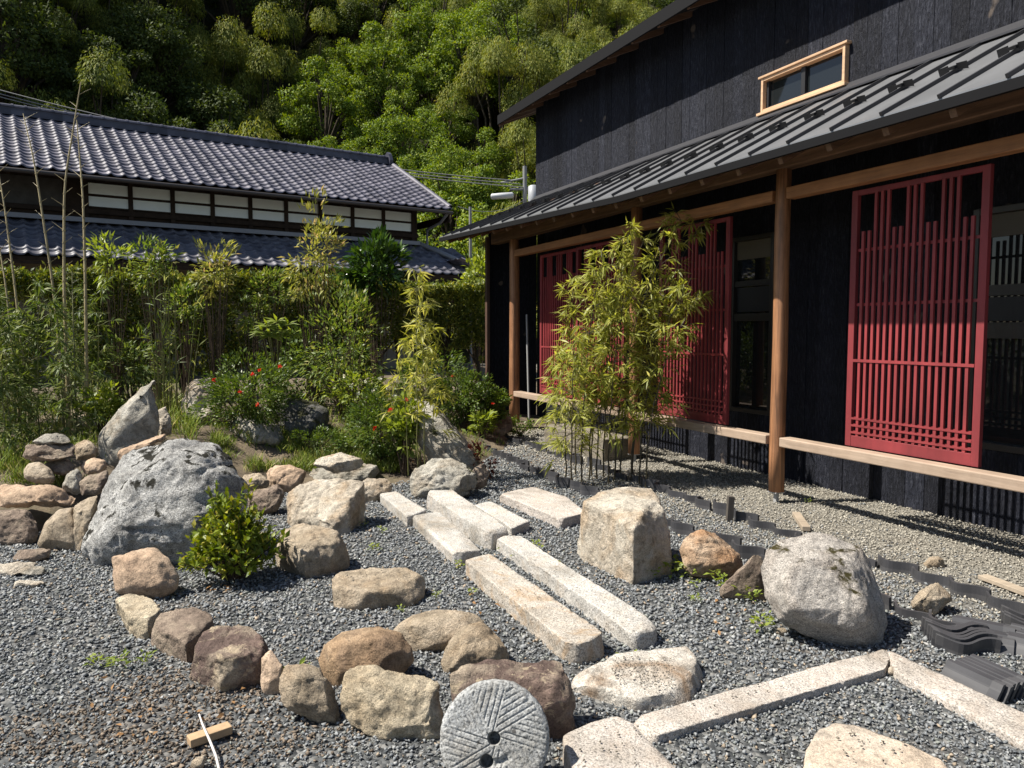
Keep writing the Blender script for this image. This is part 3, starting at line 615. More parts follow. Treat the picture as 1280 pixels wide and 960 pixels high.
def hrock(name, label, pts, mat, cat='rock', sm=2, amp=.022, group=None, shrink=.06, floor=True, **kw):
    """pts (px, py, height above ground)"""
    P = [pz(x, y, h) for x, y, h in pts]; P = np.array(P); c = P.mean(0)
    if floor:
        Q = P.copy(); Q[:, :2] = c[:2]+(Q[:, :2]-c[:2])*(1-shrink); Q[:, 2] = -.05; P = np.concatenate([P, Q])
    return stone_mesh(name, P, mat, label, cat, sm, amp, group=group, **kw)
G1 = 'border stones ringing the gravel bed'; G2 = 'rocks edging the planted mound'; G3 = 'stones heaped beside the big boulder'
# --- border arc, left to right
orock('rock', 'rosy round stone with a notched top in front of the big grey boulder', [(140,692),(161,685),(176,688),(195,686),(211,698),(223,724),(219,736),(199,752),(176,750),(145,742),(140,712)], M['rosy'], sm=7, amp=.02, group=G1, crack=.2)
hrock('rock', 'low pale flat stone just in front of the rosy round stone', [(144,750,.11),(161,742,.12),(174,742,.12),(188,750,.12),(204,760,.11),(186,776,.10),(165,769,.1),(184,791,0),(166,777,0),(146,758,.04)], M['blond'], group=G1)
hrock('rock', 'dark brown blotched stone between low pale flat stone and darkest flat topped stone', [(190,772,.13),(199,762,.15),(240,757,.16),(262,765,.15),(268,779,.13),(240,788,.14),(187,797,.06),(222,823,0),(238,825,0),(229,800,.12),(262,800,.05)], M['brown'], group=G1)
hrock('rock', 'dark plum brown block with flat top and pale streaks at border corner', [(237,805,.15),(270,779,.17),(289,778,.17),(330,793,.16),(340,800,.14),(326,812,.15),(278,826,.14),(244,829,.03),(266,849,0),(324,858,0),(331,832,.08)], M['umber'], group=G1, amp=.028)
orock('rock', 'small narrow reddish upright stone wedged between dark block and round beige stone', [(326,817),(339,813),(356,826),(352,868),(332,870),(325,859)], M['rosy'], sm=2, group=G1, T=.09)
orock('rock', 'round topped beige upright stone left of the large tan face stone', [(348,850),(357,833),(379,828),(405,840),(420,864),(425,908),(397,908),(356,886),(348,866)], M['tan'], sm=4, group=G1, T=.16, amp=.025)
orock('rock', 'large tan flat faced stone standing left of the millstone', [(428,846),(446,833),(471,832),(501,844),(528,848),(550,856),(556,870),(557,928),(539,932),(475,924),(441,911),(429,882)], M['blond'], sm=3, group=G1, T=.2, amp=.03, lean=.75, front=.2)
orock('rock', 'rusty orange oval stone resting behind the tan flat faced stone', [(397,823),(405,806),(425,791),(445,785),(475,783),(501,791),(514,810),(517,826),(505,843),(460,858),(420,863),(402,846)], M['orange'], sm=8, amp=.016, group=G1, crack=.3, T=.27)
orock('rock', 'long smooth sandy stone lying behind the orange oval stone', [(491,787),(512,769),(542,761),(572,762),(595,768),(606,778),(600,795),(560,815),(520,818),(497,806)], M['tan'], sm=8, amp=.014, group=G1, crack=.2)
orock('rock', 'sandy cone shaped stone behind the layered dark slab and millstone', [(580,778),(599,776),(611,787),(632,806),(638,822),(632,836),(556,846),(551,826),(557,810),(569,791)], M['tan'], sm=4, amp=.025, group=G1, T=.3)
hrock('rock', 'dark brown layered block with pale band the millstone leans on', [(562,845,.21),(586,829,.235),(625,824,.235),(700,822,.235),(713,840,.215),(712,856,.2),(640,858,.205),(570,862,.18),(565,902,.0),(719,872,.13),(717,898,.04),(690,927,0),(640,926,0),(683,880,.15)], M['umber'], group=G1, amp=.03, crack=1.)
# --- loose rocks in the middle
GR = 'rocks standing alone on the gravel'
hrock('boulder', 'angular cream boulder with flat lit top beside the bamboo clump', [(730,626,.40),(747,615,.43),(779,609,.45),(815,609,.44),(822,620,.42),(806,637,.41),(792,661,.34),(761,645,.36),(832,641,.36),(838,662,.26),(841,702,.08),(829,720,0),(797,719,0),(760,703,0),(722,687,.02),(721,680,.06),(729,664,.2)], M['pale'], 'boulder', sm=1, amp=.014, group=GR, crack=.9, ncuts=44, cuts=0, shrink=.0)
orock('rock', 'reddish brown triangular stone between the cream boulder and dark thin slab', [(851,682),(862,669),(877,660),(890,667),(909,686),(930,704),(918,722),(897,728),(864,724),(852,709)], rockmat('rusty_stone', (.27, .17, .10), (.42, .29, .19), (.53, .42, .31), (.36, .19, .09), .7, .35, 0, sc=4.), sm=3, amp=.03, group=GR)
orock('stone_slab', 'thin dark slab propped against the rounded pale boulder', [(901,744),(924,718),(944,696),(957,694),(959,752),(927,748)], M['brown'], 'stone slab', sm=1, T=.1, amp=.015, group=GR)
orock('boulder', 'rounded pale pinkish boulder with moss patches at right', [(954,712),(959,688),(978,673),(1010,667),(1044,671),(1076,683),(1088,701),(1093,724),(1107,754),(1113,778),(1107,806),(1089,815),(1047,810),(1010,799),(987,787),(968,775),(956,746)], M['pinkgran'], 'boulder', sm=7, amp=.018, group=GR, T=.55, ncuts=46, crack=.25, cuts=0)
orock('rock', 'small beige angular stone lying by the black tile edging', [(1139,757),(1154,735),(1171,728),(1191,748),(1179,762),(1164,771)], M['tan'], sm=2, amp=.03, group=GR)
orock('rock', 'tiny sandy stone on the pale gravel below the lattice door', [(1155,705),(1160,696),(1172,695),(1183,702),(1182,710),(1160,711)], M['tan'], sm=3, amp=.03, group=GR)
orock('rock', 'fist sized beige pebble at the foot of the rounded pale boulder', [(970,790),(974,784),(983,786),(985,793),(977,795)], M['tan'], sm=4, group=GR)
orock('rock', 'small brown pebble inside the corner of the granite kerb', [(1110,838),(1113,833),(1119,834),(1121,842),(1115,845),(1110,843)], M['tan'], sm=4, group=GR)
hrock('stone_slab', 'flat pale stepping slab with brown stain before the granite bars', [(713,838,.07),(737,827,.075),(775,816,.08),(820,803,.08),(854,802,.08),(871,814,.075),(880,826,.07),(877,838,.06),(862,860,.06),(850,869,.055),(805,873,.05),(767,872,.05),(737,856,.055),(717,848,.06)], rockmat('stained_slab', (.40, .35, .29), (.52, .48, .42), (.60, .57, .51), (.23, .15, .09), .9, .4, 0, sc=2.6, bs=.8), 'stone slab', sm=1, amp=.012, shrink=-.02)
hrock('stone_slab', 'smooth buff stepping stone sunk inside the kerbed gravel corner', [(1008,949,.06),(1014,930,.07),(1025,911,.07),(1044,902,.07),(1070,907,.07),(1119,924,.07),(1160,945,.06),(1197,962,.05),(1190,985,.05),(1080,1000,.05),(1010,990,.05)], rockmat('buff_slab', (.34, .27, .2), (.44, .36, .28), (.5, .43, .35), (.3, .27, .23), .6, .3, 0, sc=2.2, bs=.5), 'stone slab', sm=2, amp=.008)
hrock('stone_slab', 'sandy oval stepping stone alone on the gravel near the leafy bush', [(414,723,.12),(425,715,.125),(470,710,.13),(520,709,.13),(531,716,.12),(530,728,.1),(515,736,.1),(480,738,.1),(440,741,.1),(417,738,.1)], M['tan'], 'stone slab', sm=3, amp=.012, shrink=.05)
# granite bars: four top corners and the height
def gbar(label, top, h, mat=M['gran'], name='granite_bar', cat='granite bar', group='granite bars laid as a path', sm=1, amp=.0035, floor=True):
    return hrock(name, label, [(x, y, h) for x, y in top], mat, cat, sm=sm, amp=amp, group=group, shrink=.0, res=.02, crack=.2, cuts=16, cutd=(.002, .016))
gbar('short granite bar at the far left end of the bar path', [(475,617),(494,613),(533,637),(510,645)], .085)
gbar('granite bar in front of the short far left one, its near end dark', [(516,644),(549,639),(601,684),(569,691)], .085)
gbar('tall granite bar in the middle of the path, higher than its neighbours', [(533,617),(538,612),(565,612),(635,659),(608,665)], .13)
gbar('low granite bar tucked right behind the tall middle bar', [(592,630),(613,626),(662,651),(639,658)], .075)
gbar('wide granite bar whose right end touches the cream boulder', [(625,617),(666,608),(707,620),(733,640),(700,648)], .08, M['gran_pink'])
gbar('long rust stained granite bar nearest the millstone', [(582,700),(611,692),(757,794),(708,805)], .10, M['gran_tan'])
gbar('long clean granite bar lying beside the rust stained long bar', [(619,671),(647,667),(823,784),(788,790)], .09)
# kerb
GK = 'granite kerb stones of the gravel corner'
gbar('long granite kerb stone running left from the kerb corner', [(786,897),(1109,811),(1116,834),(812,920)], .034, M['gran_pink'], 'kerb_stone', 'kerb stone', GK)
gbar('granite kerb stone running right from the kerb corner', [(1110,812),(1300,899),(1300,938),(1117,838)], .034, M['gran_pink'], 'kerb_stone', 'kerb stone', GK)
gbar('broad granite block beside the millstone at the kerb end', [(703,918),(743,900),(772,893),(788,901),(850,965),(880,1010),(730,1010)], .09, M['gran_pink'], 'granite_block', 'granite block', GK)
# --- heap on the left
orock('boulder', 'huge grey granite boulder with dark lichen patches, largest stone in the garden', [(101,687),(108,660),(121,622),(138,592),(155,573),(180,558),(212,547),(240,551),(268,555),(285,575),(300,597),(310,610),(311,625),(300,675),(250,712),(190,713),(142,710),(118,708)], M['big'], 'boulder', sm=4, amp=.028, T=.95, ncuts=52, crack=.7, cuts=4)
hh = 'heap beside the huge boulder'
orock('rock', 'thin pale cap stone on the very top of the left heap', [(39,553),(55,543),(72,541),(84,547),(87,552),(60,557)], M['grey'], Y=6.15, sm=2, group=G3, T=.2)
orock('rock', 'wide brown stone under the pale cap stone of the left heap', [(27,562),(31,557),(60,554),(90,553),(96,558),(94,570),(70,576),(45,578),(30,572)], M['brown'], Y=6.1, sm=3, group=G3, T=.25)
orock('rock', 'ochre rounded stone behind the wide brown stone of the left heap', [(93,557),(105,550),(118,553),(123,562),(120,573),(95,575)], M['tan'], Y=6.35, sm=5, group=G3)
orock('rock', 'egg shaped tan stone under the wide brown stone of the left heap', [(27,591),(35,580),(48,577),(62,586),(69,600),(60,606),(40,604),(28,598)], M['tan'], Y=6., sm=7, amp=.015, group=G3, crack=.2)
orock('rock', 'dark shaded stone wedged right of the egg shaped stone', [(54,580),(80,573),(93,578),(93,590),(76,595),(60,590)], M['brown'], Y=6.15, sm=4, group=G3)
orock('rock', 'pinkish rounded stone resting against the upright grey stone', [(102,579),(115,572),(130,574),(134,582),(128,592),(105,593)], M['rosy'], Y=6.15, sm=4, group=G3)
orock('rock', 'small grey wedge stone left of the striped flat stone in the heap', [(76,611),(85,592),(95,586),(102,592),(101,616),(92,619),(78,613)], M['grey'], Y=5.85, sm=2, group=G3)
orock('rock', 'brown stone with lit flat top touching the huge boulder', [(96,607),(107,597),(134,589),(138,600),(122,620),(99,620)], M['brown'], Y=5.8, sm=3, group=G3)
orock('rock', 'long flat reddish stone with pale top at the left edge', [(-14,612),(0,608),(22,602),(40,602),(70,612),(92,623),(85,633),(0,635),(-14,634)], M['rosy'], Y=5.55, sm=3, group=G3, T=.35)
orock('rock', 'large smooth tan stone at the foot of the left heap', [(46,682),(55,655),(75,637),(92,633),(102,650),(100,690),(70,686),(50,685)], M['tan'], sm=7, amp=.014, group=G3, crack=.2)
orock('rock', 'upright buff stone squeezed against the left flank of the huge boulder', [(91,628),(100,620),(122,619),(120,640),(106,682),(98,692),(89,686)], M['tan'], sm=4, group=G3, T=.25)
orock('rock', 'shaded dark stone low at the left edge under the long flat stone', [(-14,640),(0,637),(38,637),(47,646),(46,676),(30,682),(-14,682)], M['brown'], sm=5, group=G3, T=.3)
orock('rock', 'flat brown stone on the gravel in front of the shaded dark stone', [(15,696),(25,687),(50,685),(67,686),(62,698),(45,704),(20,703)], M['brown'], sm=2, group=G3, T=.2)
orock('rock', 'flat white topped stone at the left edge of the gravel', [(-10,706),(25,702),(46,704),(37,717),(0,721),(-10,720)], M['pale'], sm=2, group=G3, T=.2)
orock('rock', 'rounded pale stone touching the flat white topped stone', [(22,716),(34,707),(50,707),(56,716),(40,722)], M['grey'], sm=3, group=G3)
orock('rock', 'low oval whitish stone furthest forward of the left heap', [(12,732),(23,725),(52,726),(55,731),(37,736)], M['pale'], sm=4, group=G3, T=.12)
orock('stone_slab', 'reddish flat slab leaning on the back of the huge boulder', [(146,575),(150,564),(165,555),(190,546),(204,543),(206,549),(182,558),(160,570)], M['rosy'], 'stone slab', Y=6.25, sm=1, T=.25)
orock('rock', 'tall pointed grey stone standing behind the huge boulder', [(122,572),(126,535),(139,514),(154,499),(187,478),(190,487),(194,512),(203,541),(199,560),(180,590),(150,610),(124,600)], M['grey'], 'rock', Y=6.75, sm=1, T=.38, amp=.022, ncuts=26, lean=.3)
orock('rock', 'small pale stone behind the tall pointed stone', [(192,512),(207,509),(214,520),(214,543),(200,548)], M['pale'], Y=7.2, sm=2)
# --- on the mound
orock('rock', 'pale upright rock half hidden by the red flowered azalea', [(226,530),(228,500),(233,482),(244,475),(262,472),(277,473),(283,482),(275,510),(255,534)], M['pale'], sm=2, group=G2, T=.4)
orock('rock', 'light grey rounded rock in dry grass below the red flowered azalea', [(285,548),(286,527),(300,519),(330,523),(347,532),(354,548),(350,558),(310,562),(290,560)], M['grey'], sm=4, group=G2, T=.5)
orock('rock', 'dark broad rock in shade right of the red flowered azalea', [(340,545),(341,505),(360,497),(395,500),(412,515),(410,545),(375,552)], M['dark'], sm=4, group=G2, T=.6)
orock('rock', 'moss topped rounded rock showing above the azalea', [(320,470),(326,450),(337,443),(357,441),(375,446),(384,456),(382,472)], M['moss'], sm=5, group=G2, T=.7)
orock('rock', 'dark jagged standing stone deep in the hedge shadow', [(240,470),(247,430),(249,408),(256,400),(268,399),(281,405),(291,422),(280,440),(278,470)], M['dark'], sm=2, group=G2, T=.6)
orock('rock', 'small low rock among bamboo canes on the left', [(72,530),(85,512),(100,508),(122,514),(128,528),(110,536)], M['tan'], sm=3, group=G2)
orock('rock', 'pale flat rock crowning the pair left of the bars', [(392,580),(402,571),(420,566),(440,570),(452,579),(445,586),(415,590)], M['pale'], Y=7.05, sm=2, group=G2, T=.35)
orock('rock', 'wide grey rock under the pale flat crowning rock', [(384,596),(393,586),(430,584),(455,580),(471,580),(473,593),(455,602),(412,604)], M['grey'], sm=2, group=G2, T=.4)
orock('rock', 'cream rock between the big split faced rock and the first bar', [(448,606),(460,598),(485,598),(490,606),(487,619),(465,629),(450,626)], M['pale'], sm=4, group=G2)
hrock('rock', 'big beige split faced rock with bright top, front left of the bars', [(358,627,.15),(365,608,.28),(382,599,.32),(440,599,.32),(452,602,.32),(455,610,.28),(430,634,.19),(452,641,.06),(444,657,.0),(424,669,0),(400,658,.0),(364,651,.05),(420,648,.13)], M['pale'], sm=1, amp=.03, group=G2, crack=1.)
orock('rock', 'pinkish tan rock at the grassy edge behind the big split faced rock', [(332,592),(345,583),(370,580),(382,590),(378,602),(360,618),(340,609)], M['rosy'], sm=2, group=G2)
orock('rock', 'flat tan rock right of the huge boulder shoulder', [(301,601),(305,593),(325,591),(338,600),(335,611),(310,614)], M['tan'], Y=6.7, sm=3, group=G2, T=.3)
orock('rock', 'dark brown rock below the flat tan rock beside the huge boulder', [(309,619),(335,610),(350,606),(356,615),(348,637),(330,645),(314,637)], M['brown'], sm=3, group=G2)
hrock('rock', 'broad flat topped brownish rock right of the leafy bush', [(349,668,.22),(356,656,.25),(378,654,.25),(402,657,.24),(422,667,.22),(434,681,.15),(437,690,.05),(420,706,0),(390,718,0),(355,718,0),(345,700,.0),(372,690,.17),(415,684,.17)], M['tan'], sm=2, amp=.028, group=G2)
orock('rock', 'craggy pale rock left of the tall granite bar', [(511,602),(518,590),(540,575),(558,572),(568,579),(590,580),(598,592),(598,612),(580,622),(555,623),(530,627),(513,618)], M['grey'], sm=1, amp=.04, group=G2, T=.5, crack=1.)
orock('boulder', 'large sloping slab boulder below the thin yellow bamboo', [(506,506),(518,498),(540,499),(553,510),(566,525),(590,550),(604,575),(606,598),(570,600),(540,580),(518,545)], M['grey'], 'boulder', sm=2, amp=.025, group=G2, T=.8, base=603, front=.25)
orock('rock', 'dark brown stone at the right foot of the sloping slab boulder', [(588,602),(592,583),(605,580),(612,592),(608,608),(596,614)], M['brown'], sm=3, group=G2)
orock('rock', 'shaded rock under the round azalea by the house corner', [(566,545),(570,523),(600,512),(632,518),(640,535),(625,546)], M['brown'], sm=3, group=G2, T=.5)

# ---- millstone leaning on the dark layered block
def millstone():
    R, TH = .176, .085; bm = bmesh.new(); n = 160
    base = pz(619, 984, 0.); org = Vector((base[0], base[1], R*.965))
    rs = list(np.linspace(.0, .17, 86)); na = 300
    grid = []
    holes = [(0.0, 0.0, .021), (-.022, -.068, .022)]
    V = []; Fq = []
    def depth(x, z):
        r = math.hypot(x, z); h = 0.
        a = math.atan2(z, x)+.25; k = math.floor(a/(2*math.pi/8)); ac = (k+.5)*2*math.pi/8-.25
        # parallel furrows within each eighth, along the sector's edge direction
        e = (k)*2*math.pi/8-.25; u = -x*math.sin(e)+z*math.cos(e)
        ph = (u/.0185) % 1.
        if r < .166: h -= .0042*max(0, 1-abs(ph-.5)/.2)
        for hx, hz, hr in holes:
            d = math.hypot(x-hx, z-hz)
            if d < hr: h -= .055*min(1, (hr-d)/.005)
        # curved channel beside the lower hole
        d2 = abs(math.hypot(x-.0, z+.0)-.071); an = math.degrees(math.atan2(z, x))
        if d2 < .014 and -102 < an < -42: h -= .011*(1-(d2/.014)**2)*min(1, (an+102)/10, (-42-an)/10)
        h += .0012*noise.fractal(Vector((x*60, z*60, 1)), .8, 2, 4)
        if r > .155: h -= .010*((r-.155)/.021)**2
        return h
    for r in rs+[.173, R]:
        for k in range(na):
            a = 2*math.pi*k/na; x, z = r*math.cos(a), r*math.sin(a); V.append((x, -TH/2-depth(x, z), z))
    nr = len(rs)+2
    for i in range(nr-1):
        for k in range(na): Fq.append((i*na+k, i*na+(k+1) % na, (i+1)*na+(k+1) % na, (i+1)*na+k))
    for yy in (-TH/2+.012, 0, TH/2-.01):
        for k in range(na):
            a = 2*math.pi*k/na; q = R+.002+.003*noise.fractal(Vector((math.cos(a)*8, yy*30, math.sin(a)*8)), .8, 2, 3); V.append((q*math.cos(a), yy, q*math.sin(a)))
    for k in range(na): a = 2*math.pi*k/na; V.append(((R-.01)*math.cos(a), TH/2, (R-.01)*math.sin(a)))
    for i in range(nr-1, nr+3):
        for k in range(na): Fq.append((i*na+k, i*na+(k+1) % na, (i+1)*na+(k+1) % na, (i+1)*na+k))
    o = np_mesh('millstone', V, Fq, M['mill'], None, True); o.location = org; o.rotation_euler = (-math.radians(24), 0, math.radians(-4))
    tag(o, 'round grey millstone with carved grooves and two holes leaning on a dark block', 'millstone')
millstone()

# ---- black roof tiles set on edge as edging, and stacks of tiles
BT = tilemat('black_roof_tile', (.06, .06, .063))
def tile_mesh():
    bm = bmesh.new(); n = 14; a = []; b = []
    for i in range(n+1):
        u = i/n; x = (u-.5)*.27; z = .04*math.sin((u-.12)*2*math.pi)*(1 if u < .62 else .75)
        a.append((x, z))
    th_ = .017; L = .26; rings = []
    for yy in (0, L):
        top = [bm.verts.new((x, yy, z+th_)) for x, z in a]; bot = [bm.verts.new((x, yy, z)) for x, z in a]; rings.append((top, bot))
    (t0, b0), (t1, b1) = rings
    for i in range(n):
        bm.faces.new((t0[i], t0[i+1], t1[i+1], t1[i])); bm.faces.new((b0[i+1], b0[i], b1[i], b1[i+1]))
        bm.faces.new((t0[i+1], t0[i], b0[i], b0[i+1])); bm.faces.new((t1[i], t1[i+1], b1[i+1], b1[i]))
    bm.faces.new((t0[0], t1[0], b1[0], b0[0])); bm.faces.new((t0[n], b0[n], b1[n], t1[n]))
    bmesh.ops.recalc_face_normals(bm, faces=bm.faces); me = bpy.data.meshes.new('roof_tile'); bm.to_mesh(me); bm.free(); me.materials.append(BT); return me
TM = tile_mesh()
def put_tile(mat4, label, group):
    o = bpy.data.objects.new('roof_tile', TM); o.matrix_world = mat4; link(o); return tag(o, label, 'roof tile', group)
def edging(pix, label, group, hgt=.075, step=.235):
    P = [pz(x, y) for x, y in pix]; d = [0]
    for a, b in zip(P[:-1], P[1:]): d.append(d[-1]+np.linalg.norm(b-a))
    P = np.array(P); s = 0.
    while s < d[-1]:
        q0 = np.array([np.interp(s, d, P[:, k]) for k in range(3)]); q1 = np.array([np.interp(s+.25, d, P[:, k]) for k in range(3)])
        t = unit(q1-q0); z = np.array([random.gauss(0, .04), random.gauss(0, .04), 1.]); z = unit(z); nrm = unit(np.cross(t, z)); z = np.cross(nrm, t)
        yw = random.gauss(0, .10); t = unit(t+nrm*yw); nrm = np.cross(t, z); q0 = q0+nrm*(.014 if int(s/step) % 2 else -.014)
        m = Matrix(((t[0], z[0], nrm[0], q0[0]+t[0]*.13), (t[1], z[1], nrm[1], q0[1]+t[1]*.13), (t[2], z[2], nrm[2], hgt-.26+random.gauss(0, .016)), (0, 0, 0, 1)))
        put_tile(m, label, group); s += step
edging([(622,545),(660,558),(700,571),(740,584),(819,611),(880,633),(925,652),(975,668),(1040,690),(1090,708),(1175,733),(1262,763)], 'black roof tile set on edge in the edging row nearer the house', 'tile edging nearer the house')
edging([(588,555),(654,584),(685,598),(710,610),(735,620),(790,640),(838,660),(929,697),(1010,722),(1080,748),(1111,760),(1150,772),(1190,792)], 'black roof tile set on edge in the edging row nearer the boulders', 'tile edging nearer the boulders')
def stack(p0, p1, n, lab, sp=.03, vert=True, hgt=.09):
    """nested tiles standing on end (vert) or on their long side, first one from p0 towards p1, the rest nearer the camera"""
    a, b = pz(*p0), pz(*p1); t = unit(b-a); z = np.array([0, 0, 1.]); nr = np.cross(t, z)
    if nr[1] > 0: nr = -nr
    for k in range(n):
        j = np.array([random.gauss(0, .008), random.gauss(0, .008), 0]); o = a+t*.135+nr*sp*k+j; zz = unit(z+nr*.18+RNG.normal(size=3)*.02); hh_ = hgt+random.gauss(0, .006)
        x_, y_, q = (t, zz, o+zz*(hh_-.26)) if vert else (-zz, t, a+t*random.uniform(0, .03)+nr*sp*k+zz*(hh_-.135))
        w_ = np.cross(x_, y_); put_tile(Matrix(((x_[0], y_[0], w_[0], q[0]), (x_[1], y_[1], w_[1], q[1]), (x_[2], y_[2], w_[2], q[2]), (0, 0, 0, 1))), lab, 'loose roof tiles stacked by the kerb')
stack((1152, 790), (1225, 796), 7, 'black roof tile standing on end in the nested row nearest the kerb corner', .036, True, .08)
stack((1192, 786), (1262, 800), 8, 'black roof tile on its long side in the nested row behind the kerb corner', .026, False, .07)
stack((1262, 800), (1330, 816), 7, 'black roof tile on its long side in the nested row at the right edge', .026, False, .075)
stack((1216, 838), (1290, 872), 7, 'black roof tile on its long side in the nested row touching the right kerb stone', .026, False, .07)
stack((1250, 776), (1320, 786), 5, 'black roof tile standing on end in the nested row under the pale plank', .034, True, .08)

# ---- small things on the ground
PW = woodmat('pale_scrap_wood', (.34, .28, .21), 0, .8, .25); STK = woodmat('dark_stake_wood', (.07, .06, .05), 2, .8, .3)
def scrap(name, label, p, q, w, h, mat, cat, bev=.003):
    bm = bmesh.new(); beam_between(bm, p, q, w, h); return tag(bm_obj(name, bm, mat, bevel=bev), label, cat)
scrap('wood_offcut', 'small sawn wood offcut lying under a thin white stick', pz(236, 932, .012), pz(288, 914, .016), .052, .03, simple('offcut_wood', (.36, .25, .15), .85, 0, 20, .2, .002), 'wood block')
pts = [pz(249, 893, .035), pz(253, 905, .042), pz(262, 925, .052), pz(270, 945, .03), pz(277, 975, .012)]; t = Tubes(8); t.add(pts, [.003, .004, .0045, .0045, .005])
tag(t.build('stick', simple('bleached_stick', (.52, .48, .45), .7, 0, 20, .2)), 'thin bleached white stick lying across the wood offcut', 'stick')
scrap('wood_plank', 'pale weathered plank on the gravel at the right edge', pz(1228, 723, .012), pz(1300, 750, .012), .07, .025, PW, 'plank')
scrap('wood_block', 'short pale wood block by the post shadow on the gravel', pz(995, 645, .01), pz(1008, 664, .01), .06, .035, PW, 'wood block')
q = pz(915, 652); bm = bmesh.new(); beam_between(bm, q, q+[.01, .0, .2], .05, .045)
tag(bm_obj('stake', bm, STK), 'short dark stake standing at the tile edging', 'stake')
orock('rock', 'small tan chip of stone below the wood offcut at the bottom edge', [(238,952),(250,946),(258,943),(256,958),(246,966),(238,964)], M['tan'], sm=2)
# stone step under the first doors
b0 = hw(3.15, -.1, 0); st_ = empty('stone_step', tuple(b0), math.pi/2+AH, 'concrete step block under the lattice doors behind the bamboo', 'step')
bm = bmesh.new(); box(bm, -.75, .78, -.25, .2, .0, .26); bm_obj('step_block', bm, granmat('step_concrete', (.19, .168, .135), (.14, .115, .08), .5), st_, bevel=.012)  # concrete colour darkened to carry the half shade on the block

# ================================================================== VEGETATION
L_BAM = leafmat('yellow_bamboo_leaf', (.20, .22, .04), (.40, .40, .09), .45, .45, (.5, .46, .17))
L_BAMG = leafmat('green_bamboo_leaf', (.05, .085, .018), (.145, .185, .036), .33, .55, (.36, .38, .16))
L_HEDGE = leafmat('hedge_leaf', (.04, .07, .014), (.15, .175, .03), .3, .45, (.34, .32, .07))
L_SHRUB = leafmat('shrub_leaf', (.045, .085, .016), (.12, .165, .03), .3, .4)
L_LIME = leafmat('lime_leaf', (.13, .18, .03), (.25, .30, .055), .4, .45)
L_AIRY = leafmat('airy_leaf', (.06, .105, .02), (.17, .22, .045), .4, .5, (.30, .28, .09))
L_NAND = leafmat('nandina_leaf', (.16, .18, .04), (.30, .30, .08), .4, .45, (.40, .30, .15))
L_GLOSS = leafmat('glossy_leaf', (.10, .15, .018), (.24, .27, .032), .3, .42, (.46, .38, .08))
L_DARK = leafmat('dark_broad_leaf', (.025, .06, .012), (.06, .11, .02), .2, .25)
L_RED = leafmat('dark_red_leaf', (.06, .018, .012), (.14, .05, .03), .3, .5)
L_DRY = leafmat('dry_leaf', (.22, .12, .05), (.36, .2, .09), .2, .8)
L_GRASS = leafmat('grass_blade', (.09, .14, .025), (.2, .25, .055), .35, .5, (.42, .36, .17))
L_HB = leafmat('hill_bamboo_leaf', (.07, .10, .016), (.20, .225, .038), .27, .75, (.33, .31, .08))
L_HT = leafmat('hill_tree_leaf', (.065, .12, .015), (.20, .265, .036), .27, .7, (.29, .32, .06))
L_HD = leafmat('hill_dark_leaf', (.03, .05, .012), (.08, .105, .02), .25, .75)
STEM = simple('woody_stem', (.09, .065, .045), .8, 0, 10, .3); CULM = simple('dark_bamboo_culm', (.05, .04, .02), .5, 0, 8, .4); CANE = simple('dry_bamboo_cane', (.30, .24, .12), .5, 0, 6, .35); BARK = simple('bark', (.06, .048, .036), .9, 0, 8, .4, .01)
CULMG = simple('olive_bamboo_culm', (.13, .13, .04), .45, 0, 6, .35)
FLOW = leafmat('red_petal', (.42, .03, .02), (.6, .09, .05), .25, .6); FLOWW = leafmat('white_petal', (.6, .6, .5), (.75, .74, .62), .25, .6)

